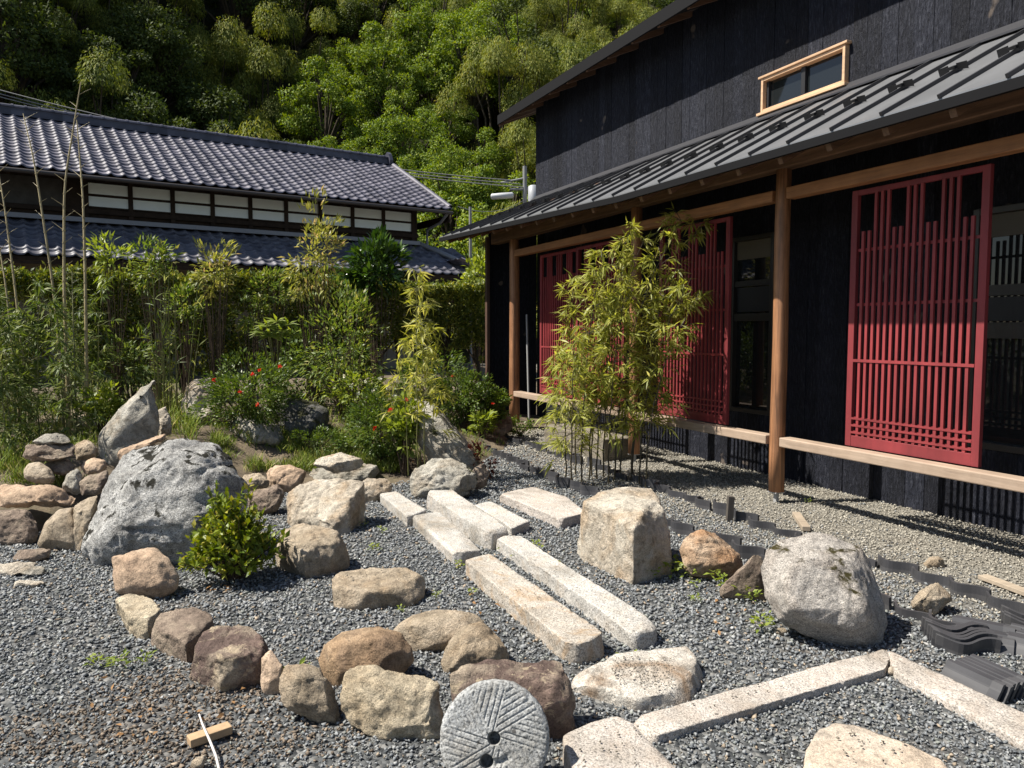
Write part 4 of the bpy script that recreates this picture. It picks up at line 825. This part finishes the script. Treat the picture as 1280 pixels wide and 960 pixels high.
def bamboo(label, bases, hts, leans, mat, name='bamboo_clump', cat='bamboo', leafL=.13, leafW=.019, rad=.009, start=.28, node=.17, blen=.42, nleaf=5, group=None, culm=CULM, twigs=3, dens=1.):
    c = np.mean(bases, 0); root = empty(name, (c[0], c[1], c[2]), 0, label, cat, group)
    P = []; A = []; N = []; LL = []; tw = Tubes(4)
    for b, h, ln in zip(bases, hts, leans):
        b = np.array(b)-c; t = Tubes(7); pts = []; m = int(h/node)+2; ln = np.array([ln[0], ln[1], 0.])
        for i in range(m):
            u = i/(m-1); pts.append(b+np.array([0, 0, h*u*(1-.06*u*u)])+ln*h*(u**2.2)+np.array([.006*math.sin(i*2.1+b[0]*50), .006*math.cos(i*1.7+b[1]*30), 0]))
        pts = np.array(pts); t.add(pts, rad*(1-.75*np.linspace(0, 1, m)))
        for i in range(1, m-1):
            if rad > .006: t.add([pts[i]-[0, 0, .004], pts[i]+[0, 0, .004]], rad*1.22*(1-.75*i/m))
        t.build('culm', culm, root)
        for i in range(int(m*start), m):
            u = i/(m-1)
            if random.random() > dens: continue
            for sd_ in range(2):
                az = random.uniform(0, 6.283); d = np.array([math.cos(az), math.sin(az), random.uniform(.25, .8)]); d /= np.linalg.norm(d)
                bl = blen*random.uniform(.45, 1.)*(1.15-.75*u)
                for k in range(twigs):
                    dd = unit(d+RNG.normal(size=3)*.35); e = pts[i]+dd*bl*random.uniform(.5, 1.); e[2] -= .12*bl
                    mid = (pts[i]+e)/2+np.array([0, 0, .06*bl]); tw.add([pts[i], mid, e], .0018)
                    n = max(2, int(nleaf+random.gauss(0, 1.2))); dh = unit(dd*np.array([1, 1, .2]))
                    for q in range(n):
                        f = q/max(1, n-1); pp = mid+(e-mid)*(.35+.65*f); ax = unit(dh*.8+RNG.normal(size=3)*.55+np.array([0, 0, -.38]))
                        P.append(pp); A.append(ax); N.append(unit(np.array([0, 0, 1.])+RNG.normal(size=3)*.45)); LL.append(leafL*random.uniform(.55, 1.2))
    v, f = leaf_arrays(np.array(P), np.array(A), np.array(N), np.array(LL), leafW*np.array(LL)/leafL, .16, .12)
    np_mesh('foliage', v, f, mat, root); tw.build('sprays', culm, root); return root
def blob_clusters(n, rx, ry, rz, shell=.6, seed=0.):
    d = rdir(n); r = RNG.uniform(0, 1, n)**(1/3); r = shell+(1-shell)*r if shell < 1 else np.ones(n); r = np.where(RNG.uniform(0, 1, n) < .8, r, RNG.uniform(.1, 1, n))
    w = np.array([.82+.42*noise.noise(Vector(q*1.9)+Vector((seed, seed*.7, 3)))+.2*noise.noise(Vector(q*4.5)+Vector((seed, 1, seed))) for q in d])
    return d*(r*w)[:, None]*np.array([rx, ry, rz]), d
def shrub(name, label, cat, px, Y, top, bot, wpx, ncl, nl, L, Wd, mat, shell=.55, up=.35, rc=.16, stems=7, flat=0., group=None, stemmat=STEM, sr=.008, depth=.85, flowers=None, zb=None, far=False):
    ctr = py_(px, (top+bot)/2, Y); k = Y/960; rx, rz = wpx/2*k, (bot-top)/2*k; ry = rx*depth
    z0 = float(H(ctr[0], Y)) if zb is None else zb; base = np.array([ctr[0], Y, z0]); root = empty(name, tuple(base), 0, label, cat, group)
    C, d = blob_clusters(ncl, rx, ry, rz, shell, px*.13); off = ctr-base
    rr = rc*(rx+rz)/2*2
    Cq = np.repeat(C, nl, 0); n = len(Cq); P = Cq+rdir(n)*(RNG.uniform(0, 1, n)**(1/2.2))[:, None]*rr*np.array([1, 1, 1-.55*flat]); P = P+off
    P[:, 2] = np.maximum(P[:, 2], .02)
    A = unit(P-off-Cq*.35+RNG.normal(size=(n, 3))*rr*.8+np.array([0, 0, up*rr])); N = unit(np.array([0, 0, 1.])+RNG.normal(size=(n, 3))*(.65-.3*flat))
    Ls = L*RNG.uniform(.6, 1.2, n); v, f = leaf_arrays(P, A, N, Ls, Wd*Ls/L, .12, .1); np_mesh('foliage', v, f, mat, root)
    if stems:
        t = Tubes(5); sel = RNG.choice(len(C), min(len(C), stems*4), replace=False)
        for j, i in enumerate(sel):
            e = C[i]+off; b = np.array([random.uniform(-.12, .12)*rx, random.uniform(-.12, .12)*ry, 0]); m_ = b*.6+e*.4+np.array([0, 0, .12*rz])*(1 if j % 2 else .3)
            t.add([b, m_, e], [sr, sr*.75, sr*.3])
        t.build('stem', stemmat, root)
    if flowers:
        for fx, fy, fs, fm in flowers:
            p = py_(fx, fy, Y-ry*.92)-base; n = 9; fd = rdir(n); fd[:, 1] -= .5; v, f = leaf_arrays(np.repeat(p[None], n, 0), fd, rdir(n), fs, fs*.8, -.1, .2); np_mesh('flower', v, f, fm, root)
    return root
# main bamboo clump in front of the lattice doors
bs = []; hs = []; ls = []
for x in (706, 712, 720, 727, 735, 741, 748, 756, 763, 771, 778, 786, 793, 801, 806):
    p = pz(x+random.uniform(-3, 3), 604+random.uniform(-10, 8)); bs.append(p); hs.append(random.uniform(1.75, 2.4) if x > 715 else random.uniform(1.3, 1.7)); ls.append(((x-735)/330+random.uniform(-.03, .12), random.uniform(-.12, .12)))
hs[5] = 2.62; hs[9] = 2.7; ls[9] = (.22, -.05); hs[12] = 2.7; ls[12] = (.24, .0); hs[7] = 2.5
bamboo('dense yellow green bamboo clump in front of the middle red lattice doors', bs, hs, ls, L_BAM, start=.27, nleaf=7, blen=.45, twigs=4, node=.145, leafL=.135, dens=.9)
bs = [pz(x, y, .1) for x, y in ((510, 594), (522, 598), (531, 590), (541, 588), (526, 584))]
bamboo('thin yellow bamboo with layered leaf sprays above the sloping slab boulder', bs, [1.3, 2.05, 1.9, 1.2, 1.6], [(-.06, 0), (.0, .0), (-.03, .05), (.05, 0), (.08, 0)], L_BAM, rad=.006, start=.4, nleaf=6, blen=.42, node=.2, culm=CULMG)
# bare tall canes on the left
def cane(label, pix, Y, r, mat=CANE, group='bare bamboo canes on the left'):
    P = [py_(x, y, Y+.15*i) for i, (x, y) in enumerate(pix)]; P = np.array(P); P[0, 2] = float(H(P[0, 0], P[0, 1]))-.05
    d = np.arange(len(P)); u = np.linspace(0, len(P)-1, 26)
    Q = np.stack([np.interp(u, d, P[:, k]) for k in range(3)], 1)
    for _ in range(3): Q[1:-1] = (Q[:-2]+2*Q[1:-1]+Q[2:])/4
    t = Tubes(7); rr = r*(1-.75*np.linspace(0, 1, 26)); t.add(Q, rr)
    for i in range(2, 25):
        t.add([Q[i]-[0, 0, .006], Q[i]+[0, 0, .006]], rr[i]*1.3)
        if i > 9:
            dr = np.array([(-1)**i*.8, random.uniform(-.4, .4), .6]); t.add([Q[i], Q[i]+dr*random.uniform(.06, .16)], [.004, .001])
    return tag(t.build('bamboo_cane', mat), label, 'bamboo cane', group)
cane('tallest bare bamboo cane, rising past the tiled roof with a forked tip', [(87,545),(80,360),(80,232),(101,103)], 7.9, .021)
cane('straight bare cane right of the tallest one', [(109,547),(107,360),(104,250),(96,150)], 7.8, .02)
cane('bare cane bending left below the tiled roof', [(85,540),(67,360),(43,202),(29,142)], 8.2, .018)
cane('bare cane leaning left near the left edge', [(38,520),(19,360),(6,260),(-6,190)], 8., .016)
cane('thinnest bare cane at the very left edge', [(26,520),(8,360),(-4,290),(-12,240)], 7.6, .012)
cane('short dark cane between the tallest one and the straight one', [(96,545),(93,450),(91,380),(90,340)], 7.7, .012, CULMG)
# left bamboo thicket
for (x, Y, n, hmx, lab) in ((5, 7.0, 9, 1.55, 'dense green bamboo thicket at the left edge of the garden'), (52, 7.8, 9, 1.6, 'green bamboo thicket behind the heaped stones'), (118, 9.2, 6, 1.9, 'yellowish bamboo thicket right of the bare canes'), (-25, 8.4, 8, 1.8, 'dark bamboo thicket half out of the frame on the left')):
    bs = [];
    for k in range(n): q = py_(x+random.uniform(-42, 42), 500, Y+random.uniform(-.5, .5)); q[2] = float(H(q[0], q[1])); bs.append(q)
    bamboo(lab, bs, [random.uniform(.6, 1)*hmx for _ in bs], [(random.uniform(-.15, .15), random.uniform(-.15, .1)) for _ in bs], L_BAMG, name='bamboo_thicket', rad=.007, start=.12, nleaf=7, blen=.42, leafL=.115, leafW=.019, culm=CULMG, node=.17)
# reed like stems
def reeds(label, px, Y, top, bot, wpx, n, name='reed_clump'):
    t = Tubes(5); c = py_(px, bot, Y); c[2] = float(H(c[0], Y)); k = Y/960; P = []; A = []; N = []
    for i in range(n):
        a = np.array([random.gauss(0, wpx*.22)*k, random.gauss(0, .12), 0]); h = (bot-top)*k*random.uniform(.6, 1.05); ln = np.array([a[0]*.9+random.gauss(0, .08), random.gauss(0, .08), h])
        t.add([a, a+ln*.5+[0, 0, .03], a+ln], [.006, .005, .002])
        for q in range(7): u = random.uniform(.3, 1); P.append(a+ln*u); A.append([random.gauss(0, .5), random.gauss(0, .5), random.uniform(.1, 1)]); N.append([random.gauss(0, 1), random.gauss(0, 1), .4])
    root = empty(name, tuple(c), 0, label, 'reeds'); t.build('stem', CULMG, root); v, f = leaf_arrays(np.array(P), np.array(A), np.array(N), .16, .013, .2); np_mesh('foliage', v, f, L_BAMG, root)
reeds('tall thin olive stems rising in a tuft in front of the hedge', 208, 8.8, 286, 480, 46, 20)
# clipped hedge
def hedge():
    a = py_(-70, 480, 10.6); b = py_(612, 480, 15.0); a[2] = b[2] = 0; d = unit(b-a); nv = np.array([d[1], -d[0], 0]); L = np.linalg.norm(b-a); th_, zt = 1.0, 2.32
    root = empty('hedge', tuple((a+b)/2), 0, 'long clipped evergreen hedge with sunlit top in front of the tiled house', 'hedge'); ctr = (a+b)/2
    n1, n2, n3 = 26000, 42000, 14000; u = RNG.uniform(0, L, n1+n2+n3); y = np.empty_like(u); z = np.empty_like(u)
    top = zt+.08*np.array([noise.noise(Vector((q*1.3, .5, 0)))+.7*noise.noise(Vector((q*5, 3, 0))) for q in u])
    y[:n1] = RNG.uniform(-th_/2, th_/2, n1); z[:n1] = -np.abs(RNG.normal(size=n1))*.09+RNG.exponential(.025, n1)
    z[n1:n1+n2] = -RNG.uniform(0, 1, n2)**.8*1.45; y[n1:n1+n2] = th_/2-np.abs(RNG.normal(size=n2))*.16
    z[n1+n2:] = -RNG.uniform(0, 1.5, n3); y[n1+n2:] = RNG.uniform(-th_/2, th_/2, n3)
    P = a+d*u[:, None]+nv*y[:, None]; P[:, 2] = top+z
    gap = np.array([noise.noise(Vector((p[0]*2.2, p[2]*2.6, p[1]))) for p in P]); keep = (gap > -.22-.5*(z > -.25)) & ~((P[:, 2] < 1.15) & (u > L*.62) & (gap < .22)); P = P[keep]; n = len(P)
    A = unit(RNG.normal(size=(n, 3))*.8+np.array([0, 0, .55])+nv*.5); N = unit(RNG.normal(size=(n, 3))*.7+np.array([0, 0, .8])+nv*.2)
    v, f = leaf_arrays(P-ctr, A, N, RNG.uniform(.05, .10, n), RNG.uniform(.026, .045, n), .1, .1); np_mesh('foliage', v, f, L_HEDGE, root)
    for k in range(15):
        q = a+d*(L*(k+.5)/15+random.uniform(-.15, .15))-ctr; t = Tubes(6); top_ = 1.9
        t.add([q, q+[.05, 0, .6], q+[-.04, .03, 1.2], q+[.05, 0, top_]], [.05, .04, .035, .02])
        for j in range(3): h = random.uniform(.5, 1.1); t.add([q+[0, 0, h], q+[random.gauss(0, .25), random.gauss(0, .2), h+.7]], [.025, .01])
        t.build('trunk', BARK, root)
hedge()
S = shrub
S('nandina', 'tall loose yellow leaved shrub with pinkish tips rising above the hedge', 'shrub', 392, 10.2, 252, 390, 88, 44, 24, .10, .028, L_NAND, .3, .2, .13, 8, .6)
S('nandina', 'yellow green loose shrub left of centre poking above the hedge', 'shrub', 268, 9.8, 298, 380, 60, 24, 24, .10, .028, L_NAND, .3, .2, .14, 6, .6)
S('shrub', 'airy leafy shrub above the hedge right of the bare canes', 'shrub', 140, 9.6, 292, 356, 66, 13, 20, .13, .03, L_LIME, .3, .2, .15, 6, .5)
S('shrub', 'leafy olive shrub behind the tuft of thin stems', 'shrub', 192, 10., 284, 375, 60, 28, 24, .09, .03, L_AIRY, .3, .3, .15, 6, .3)
S('small_tree', 'airy green small tree with layered fine leaves at the garden centre', 'tree', 430, 9.3, 322, 560, 116, 84, 30, .075, .022, L_AIRY, .35, .2, .11, 9, .7)
S('small_tree', 'dark glossy broad leaved tree above the hedge near the tiled eave', 'tree', 470, 12.6, 302, 372, 92, 50, 28, .18, .06, L_DARK, .3, .5, .14, 6, .2)
S('shrub', 'bright green shrub between hedge and black house corner', 'shrub', 597, 15.2, 312, 392, 46, 40, 30, .12, .06, L_LIME, .4, .4, .16, 5, .2)
S('shrub', 'leafy yellow green bush low in front of the hedge left of centre', 'shrub', 312, 9.9, 368, 422, 64, 20, 24, .08, .026, L_AIRY, .4, .3, .14, 6, .5)
S('shrub', 'green shrub tangle behind the reeds and tall pointed stone', 'shrub', 165, 9.2, 400, 500, 84, 30, 24, .09, .026, L_BAMG, .4, .2, .12, 6, .3)
S('shrub', 'light green shrub in front of the hedge beside the dark jagged stone', 'shrub', 335, 9.9, 330, 395, 70, 18, 22, .075, .026, L_AIRY, .4, .3, .13, 6, .5)
S('azalea', 'dark leaved azalea with scarlet flowers over the pale upright rock', 'azalea', 312, 8.3, 447, 548, 140, 130, 52, .045, .02, L_SHRUB, .55, .4, .1, 9, .1, flowers=[(325,462,.03,FLOW),(300,490,.03,FLOW),(322,506,.03,FLOW),(350,458,.03,FLOW),(316,468,.03,FLOW),(268,475,.03,FLOW)])
S('azalea', 'round green azalea with red blooms by the house corner', 'azalea', 578, 10.3, 463, 532, 78, 70, 60, .05, .024, L_SHRUB, .6, .5, .12, 6, .1, flowers=[(566,470,.03,FLOW),(616,505,.03,FLOW)])
S('azalea', 'lower round azalea touching the far corner post', 'azalea', 612, 10.4, 478, 530, 52, 46, 60, .05, .024, L_SHRUB, .6, .5, .13, 5, .1)
S('shrub', 'low spreading shrub with pink buds left of the thin yellow bamboo', 'shrub', 475, 8.0, 490, 580, 110, 110, 48, .045, .02, L_SHRUB, .5, .4, .11, 7, .1, flowers=[(468,535,.035,FLOW),(488,513,.035,FLOW)])
S('shrub', 'lime leaved shrub with orange red flowers against the sloping slab boulder', 'shrub', 505, 7.75, 492, 572, 52, 36, 26, .07, .05, L_LIME, .5, .4, .13, 6, .2, flowers=[(489,512,.03,FLOW),(508,500,.03,FLOW)])
S('shrub', 'small fine leaved bush right of the light grey rock', 'shrub', 395, 8., 528, 574, 62, 50, 30, .035, .013, L_SHRUB, .5, .6, .12, 5, .1)
S('shrub', 'pale flowering shrub in front of the airy small tree', 'shrub', 447, 9., 462, 508, 86, 50, 26, .06, .028, L_LIME, .5, .4, .12, 5, .2, flowers=[(430+9*i, 470+(i*37) % 26, .03, FLOWW) for i in range(8)])
S('shrub', 'shaded green bush under the hedge beside the round azalea', 'shrub', 545, 11.6, 430, 510, 110, 60, 30, .07, .03, L_SHRUB, .4, .3, .13, 6, .2)
S('shrub', 'dark shaded bush behind the airy small tree', 'shrub', 385, 10.6, 400, 520, 140, 90, 30, .08, .034, L_SHRUB, .4, .3, .12, 6, .2)
S('shrub', 'bushy green growth behind the dark jagged stone', 'shrub', 230, 10.6, 350, 430, 70, 24, 24, .08, .03, L_AIRY, .4, .3, .12, 6, .3)
S('ground_plant', 'bright lime low plant between bare canes and tall pointed stone', 'plant', 128, 7.6, 482, 528, 56, 36, 22, .06, .032, L_LIME, .4, .5, .15, 4, .4)
S('ground_plant', 'sprawling green weed patch at the foot of the far corner post', 'plant', 650, 10.8, 522, 543, 44, 18, 20, .05, .03, L_SHRUB, .4, .4, .2, 3, .3, zb=0.)
S('ground_plant', 'leafy lime plant beside the shaded rock near the house corner', 'plant', 600, 9.9, 515, 545, 40, 16, 20, .08, .04, L_LIME, .4, .4, .2, 3, .3, zb=0.)
S('maple_seedling', 'dark red leaved seedling at the right foot of the sloping slab boulder', 'seedling', 600, 7.75, 545, 606, 46, 22, 14, .06, .03, L_RED, .4, -.2, .16, 5, .4, zb=0., sr=.004)
# fan leaved plant
def fan_plant():
    c = py_(348, 440, 9.6); c[2] = float(H(c[0], c[1])); root = empty('fan_leaf_plant', tuple(c), 0, 'bright green plant with fan shaped leaves near the hedge centre', 'plant'); t = Tubes(5); P = []; A = []; N = []
    for (x, y) in ((334, 408), (346, 402), (360, 406), (352, 416), (338, 420), (364, 418), (328, 416)):
        e = py_(x, y, 9.5)-c; t.add([(0, 0, 0), e*.5+[0, 0, .05], e], .006); nn = np.array([0, -.6, .8])
        for k in range(9): w = -1.9+3.8*k/8; P.append(e); A.append([math.sin(w), -.3, .2+.75*math.cos(w)*.6-.35]); N.append(nn)
    t.build('stem', CULMG, root); v, f = leaf_arrays(np.array(P), np.array(A), np.array(N), .17, .04, .15); np_mesh('leaf_fan', v, f, L_LIME, root)
fan_plant()
# glossy leafy bush in the foreground
def glossy_bush():
    b = pg(292, 726); k = b[1]/960; root = empty('leafy_bush', tuple(b), 0, 'small glossy leaved bush with yellow new tips before the huge boulder', 'bush'); t = Tubes(5); P = []; A = []; N = []; LL = []
    for i in range(270):
        az = random.uniform(0, 6.283); el = random.uniform(.12, 1.45); R = .33*random.uniform(.72, 1.1)*(.82+.3*noise.noise(Vector((math.cos(az)*2, math.sin(az)*2, el*2))))
        tip = np.array([math.cos(az)*math.cos(el)*R*1.02, math.sin(az)*math.cos(el)*R*.9, .07+math.sin(el)*R*1.45]); s0 = tip*np.array([.15, .15, .1]); m_ = s0*.5+tip*.5+np.array([0, 0, .02])
        if i < 70: t.add([s0, m_, tip], [.006, .004, .002])
        dr = unit(tip-m_)
        for q in range(11):
            f = q/10; p = m_+(tip-m_)*(.2+.8*f); ax = unit(dr*.55+RNG.normal(size=3)*.6+np.array([0, 0, .25])); P.append(p); A.append(ax); N.append(unit(np.array([0, 0, 1])+RNG.normal(size=3)*.5)); LL.append(random.uniform(.034, .06))
    LL = np.array(LL); v, f = leaf_arrays(np.array(P), np.array(A), np.array(N), LL, LL*.5, .12, .12); np_mesh('foliage', v, f, L_GLOSS, root); t.build('stem', STEM, root)
glossy_bush()
# grass and fallen leaves
def grass():
    P = []; A = []; L = []
    def patch(x0, x1, y0, y1, n, h, zf=None):
        for _ in range(n):
            g = pg(random.uniform(x0, x1), random.uniform(y0, y1))
            if g[1] < yb(g[0])+.15: continue
            cl = noise.noise(Vector((g[0]*2.5, g[1]*2.5, 0)))
            if cl < -.1: continue
            for q in range(3): P.append(g+RNG.normal(size=3)*[.03, .03, 0]); A.append([random.gauss(0, .35), random.gauss(0, .35), 1]); L.append(h*random.uniform(.5, 1.2))
    patch(192, 240, 500, 560, 600, .26); patch(265, 500, 535, 592, 4200, .13); patch(110, 225, 470, 540, 900, .22); patch(480, 640, 520, 575, 900, .1); patch(-20, 135, 500, 610, 2200, .16); patch(240, 560, 480, 540, 1400, .16)
    n = len(P); P = np.array(P); A = np.array(A); N = rdir(n); N[:, 2] *= .2
    v, f = leaf_arrays(P, A, N, np.array(L), .007, .3, .0); tag(np_mesh('grass', v, f, L_GRASS), 'thin green and straw coloured grass on the planted mound', 'grass', None, 'stuff')
grass()
def litter():
    P = []
    for (x0, x1, y0, y1, n) in ((262, 285, 730, 745, 16), (100, 330, 850, 930, 30), (560, 720, 540, 600, 40), (860, 960, 740, 800, 16), (480, 560, 560, 590, 40), (300, 480, 560, 600, 40), (560, 620, 740, 800, 12)):
        for _ in range(n): q = pg(random.uniform(x0, x1), random.uniform(y0, y1)); q[2] += .018; P.append(q)
    n = len(P); A = rdir(n); A[:, 2] *= .25; N = np.array([[0, 0, 1.]])+RNG.normal(size=(n, 3))*.35
    v, f = leaf_arrays(np.array(P), A, N, RNG.uniform(.02, .045, n), RNG.uniform(.01, .02, n), .2, .1); tag(np_mesh('fallen_leaves', v, f, L_DRY), 'dry brown leaves scattered over gravel and soil', 'fallen leaves', None, 'stuff')
litter()
WM = []
for k in range(3):
    n = 16+6*k; az = RNG.uniform(0, 6.283, n); r = RNG.uniform(.0, .035, n); P = np.stack([np.cos(az)*r, np.sin(az)*r, RNG.uniform(.012, .05, n)], 1); A = np.stack([np.cos(az), np.sin(az), RNG.uniform(-.1, .9, n)], 1); N = np.array([[0, 0, 1.]])+RNG.normal(size=(n, 3))*.4
    v, f = leaf_arrays(P, A, N, RNG.uniform(.015, .034, n), RNG.uniform(.009, .017, n)); o = np_mesh('weed', v, f, L_LIME); WM.append(o.data); bpy.data.objects.remove(o)
WP = [(786,838,1),(292,846,1.1),(365,860,1.4),(378,872,1.),(180,835,.9),(150,838,1.),(365,700,1),(478,668,.8),(468,690,.8),(455,660,.7),(800,706,1.2),(812,712,1.4),(826,716,1.),(850,717,1.8),(862,724,1.2),(893,730,1.3),(905,735,1.),(920,746,1.3),(932,752,1.4),(940,756,1.),(950,790,1.2),(955,780,.8),(1028,801,1.2),(745,700,.8),(752,694,.8),(672,690,1),(690,712,.9),(645,702,.8),(760,690,.7),(870,755,.7),(985,770,.8),(700,725,.7),(120,835,.8),(1010,630,.6),(815,725,1.),(838,722,1.5),(870,738,.9),(575,712,.7),(630,690,.8),(500,768,.6),(545,750,.6),(590,745,.6),(885,705,1.2)]
for i, (x, y, s_) in enumerate(WP):
    o = bpy.data.objects.new('weed', WM[i % 3]); q = pg(x, y); o.location = (q[0], q[1], q[2]+.008); o.rotation_euler = (0, 0, random.uniform(0, 6)); o.scale = (s_*1.15,)*3; link(o); tag(o, 'tiny bright green weed sprouting from the gravel', 'weed', 'weeds sprouting in the gravel')

# ------------------------------------------------------------------ trees on the hillside
def tree_proto(kind, seed):
    random.seed(seed); P = []; A = []; N = []; t = Tubes(5)
    if kind == 'bamboo':
        for k in range(13):
            az = k*2.4+random.uniform(-.3, .3); rr = .62*math.sqrt(k)*random.uniform(.85, 1.1); top = random.uniform(4.6, 7.4); c = np.array([math.cos(az)*rr, math.sin(az)*rr, (top-1.) if k % 3 else top-3.2]); n = 1250; d = rdir(n)
            d[:, 2] = np.abs(d[:, 2])*1.1-.45; d = unit(d); w = RNG.uniform(.65, 1.04, n); q = c+d*w[:, None]*np.array([.8, .8, 1.05])
            q[:, :2] += np.array([math.cos(az), math.sin(az)])*.35*((top-q[:, 2])/3)[:, None]
            P.append(q); A.append(unit(d*[.55, .55, .2]+[0, 0, -.75]+RNG.normal(size=(n, 3))*.35)); N.append(unit(d+[0, 0, .5]+RNG.normal(size=(n, 3))*.3))
            t.add([(rr*.5*math.cos(az), rr*.5*math.sin(az), -1), (rr*.6*math.cos(az), rr*.6*math.sin(az), 3), tuple(c)], [.06, .05, .02])
        L, Wd, m = .17, .042, L_HB
    else:
        cl = 40; R = 2.3
        for k in range(cl):
            d0 = rdir(1)[0]; d0[2] = abs(d0[2])*1.1-.4; c = np.array([0, 0, 3.7])+unit(d0)*np.array([R, R, R*1.3])*random.uniform(.55, 1.0); n = 330; d = rdir(n); rc = random.uniform(.4, .75)
            P.append(c+d*(RNG.uniform(.5, 1, n)*rc)[:, None]*[1, 1, .72]); A.append(unit(d*.6+RNG.normal(size=(n, 3))*.6)); N.append(unit(d+[0, 0, .7]+RNG.normal(size=(n, 3))*.4)); t.add([(0, 0, 2.), tuple(c*.6+np.array([0, 0, 1])), tuple(c)], [.09, .05, .02])
        t.add([(0, 0, -1), (.1, 0, 2.2), (0, .1, 4.5)], [.2, .16, .06]); L, Wd, m = .145, .08, (L_HT if kind == 'broad' else L_HD)
    P = np.concatenate(P); n = len(P); Ls = L*RNG.uniform(.6, 1.25, n); v, f = leaf_far(P, np.concatenate(A), np.concatenate(N), Ls, Wd*Ls/L)
    root = empty('x'); cr = np_mesh('crown', v, f, m, root); tr = t.build('trunk', BARK, root); return root, cr, tr
protos = {'bamboo': [tree_proto('bamboo', s) for s in range(4)], 'broad': [tree_proto('broad', 10+s) for s in range(3)], 'dark': [tree_proto('dark', 20+s) for s in range(2)]}
INFO = {'bamboo': ('bamboo_grove', 'plumed yellow green bamboo with nodding heads on the wooded hill', 'bamboo', 'bamboo on the wooded hill'), 'broad': ('broadleaf_tree', 'bright green rounded broadleaf tree on the wooded hill', 'tree', 'broadleaf trees on the wooded hill'), 'dark': ('dark_tree', 'dark dense evergreen tree on the wooded hill, partly standing in for shade', 'tree', 'dark evergreens on the wooded hill')}
used = set(); random.seed(5); nt_ = 0
y = 30.
while y < 92:
    sp = 2.9+(y-30)*.03; x = -.80*y-4
    while x < .27*y+3:
        tx, ty = x+random.uniform(-.9, .9), y+random.uniform(-.9, .9); x += sp; h = float(hz(tx, ty))
        if h < .25 and ty < 33: continue
        px = 640+960*tx/ty
        pxl = px; w = noise.noise(Vector((tx*.09, ty*.09, 2)))
        if 400 < pxl < 660 and w > -.12: kd = 'broad'
        elif w < -.33 or random.random() < ((.28 if px < 330 and y > 34 else .07)): kd = 'dark'  # extra dark-leaved trees at left put the hill's shade into leaf colour
        elif pxl >= 660 and w > .1: kd = 'broad'
        else: kd = 'bamboo'
        pr = random.choice(protos[kd]); s_ = random.uniform(.8, 1.3)*(1.0 if kd != 'dark' else 1.15); info = INFO[kd]
        r = bpy.data.objects.new(info[0], None); link(r); r.location = (tx, ty, h-.2); r.rotation_euler = (random.uniform(-.08, .08), random.uniform(-.08, .08), random.uniform(0, 6.28)); r.scale = (s_, s_, s_*random.uniform(.9, 1.15)); tag(r, info[1], info[2], info[3])
        for ch in pr[1:]:
            c = ch.copy(); link(c, r)
        nt_ += 1
    y += sp*.95
for k in protos.values():
    for root, cr, tr in k:
        for o in (cr, tr, root): bpy.data.objects.remove(o)
print('hill trees', nt_)
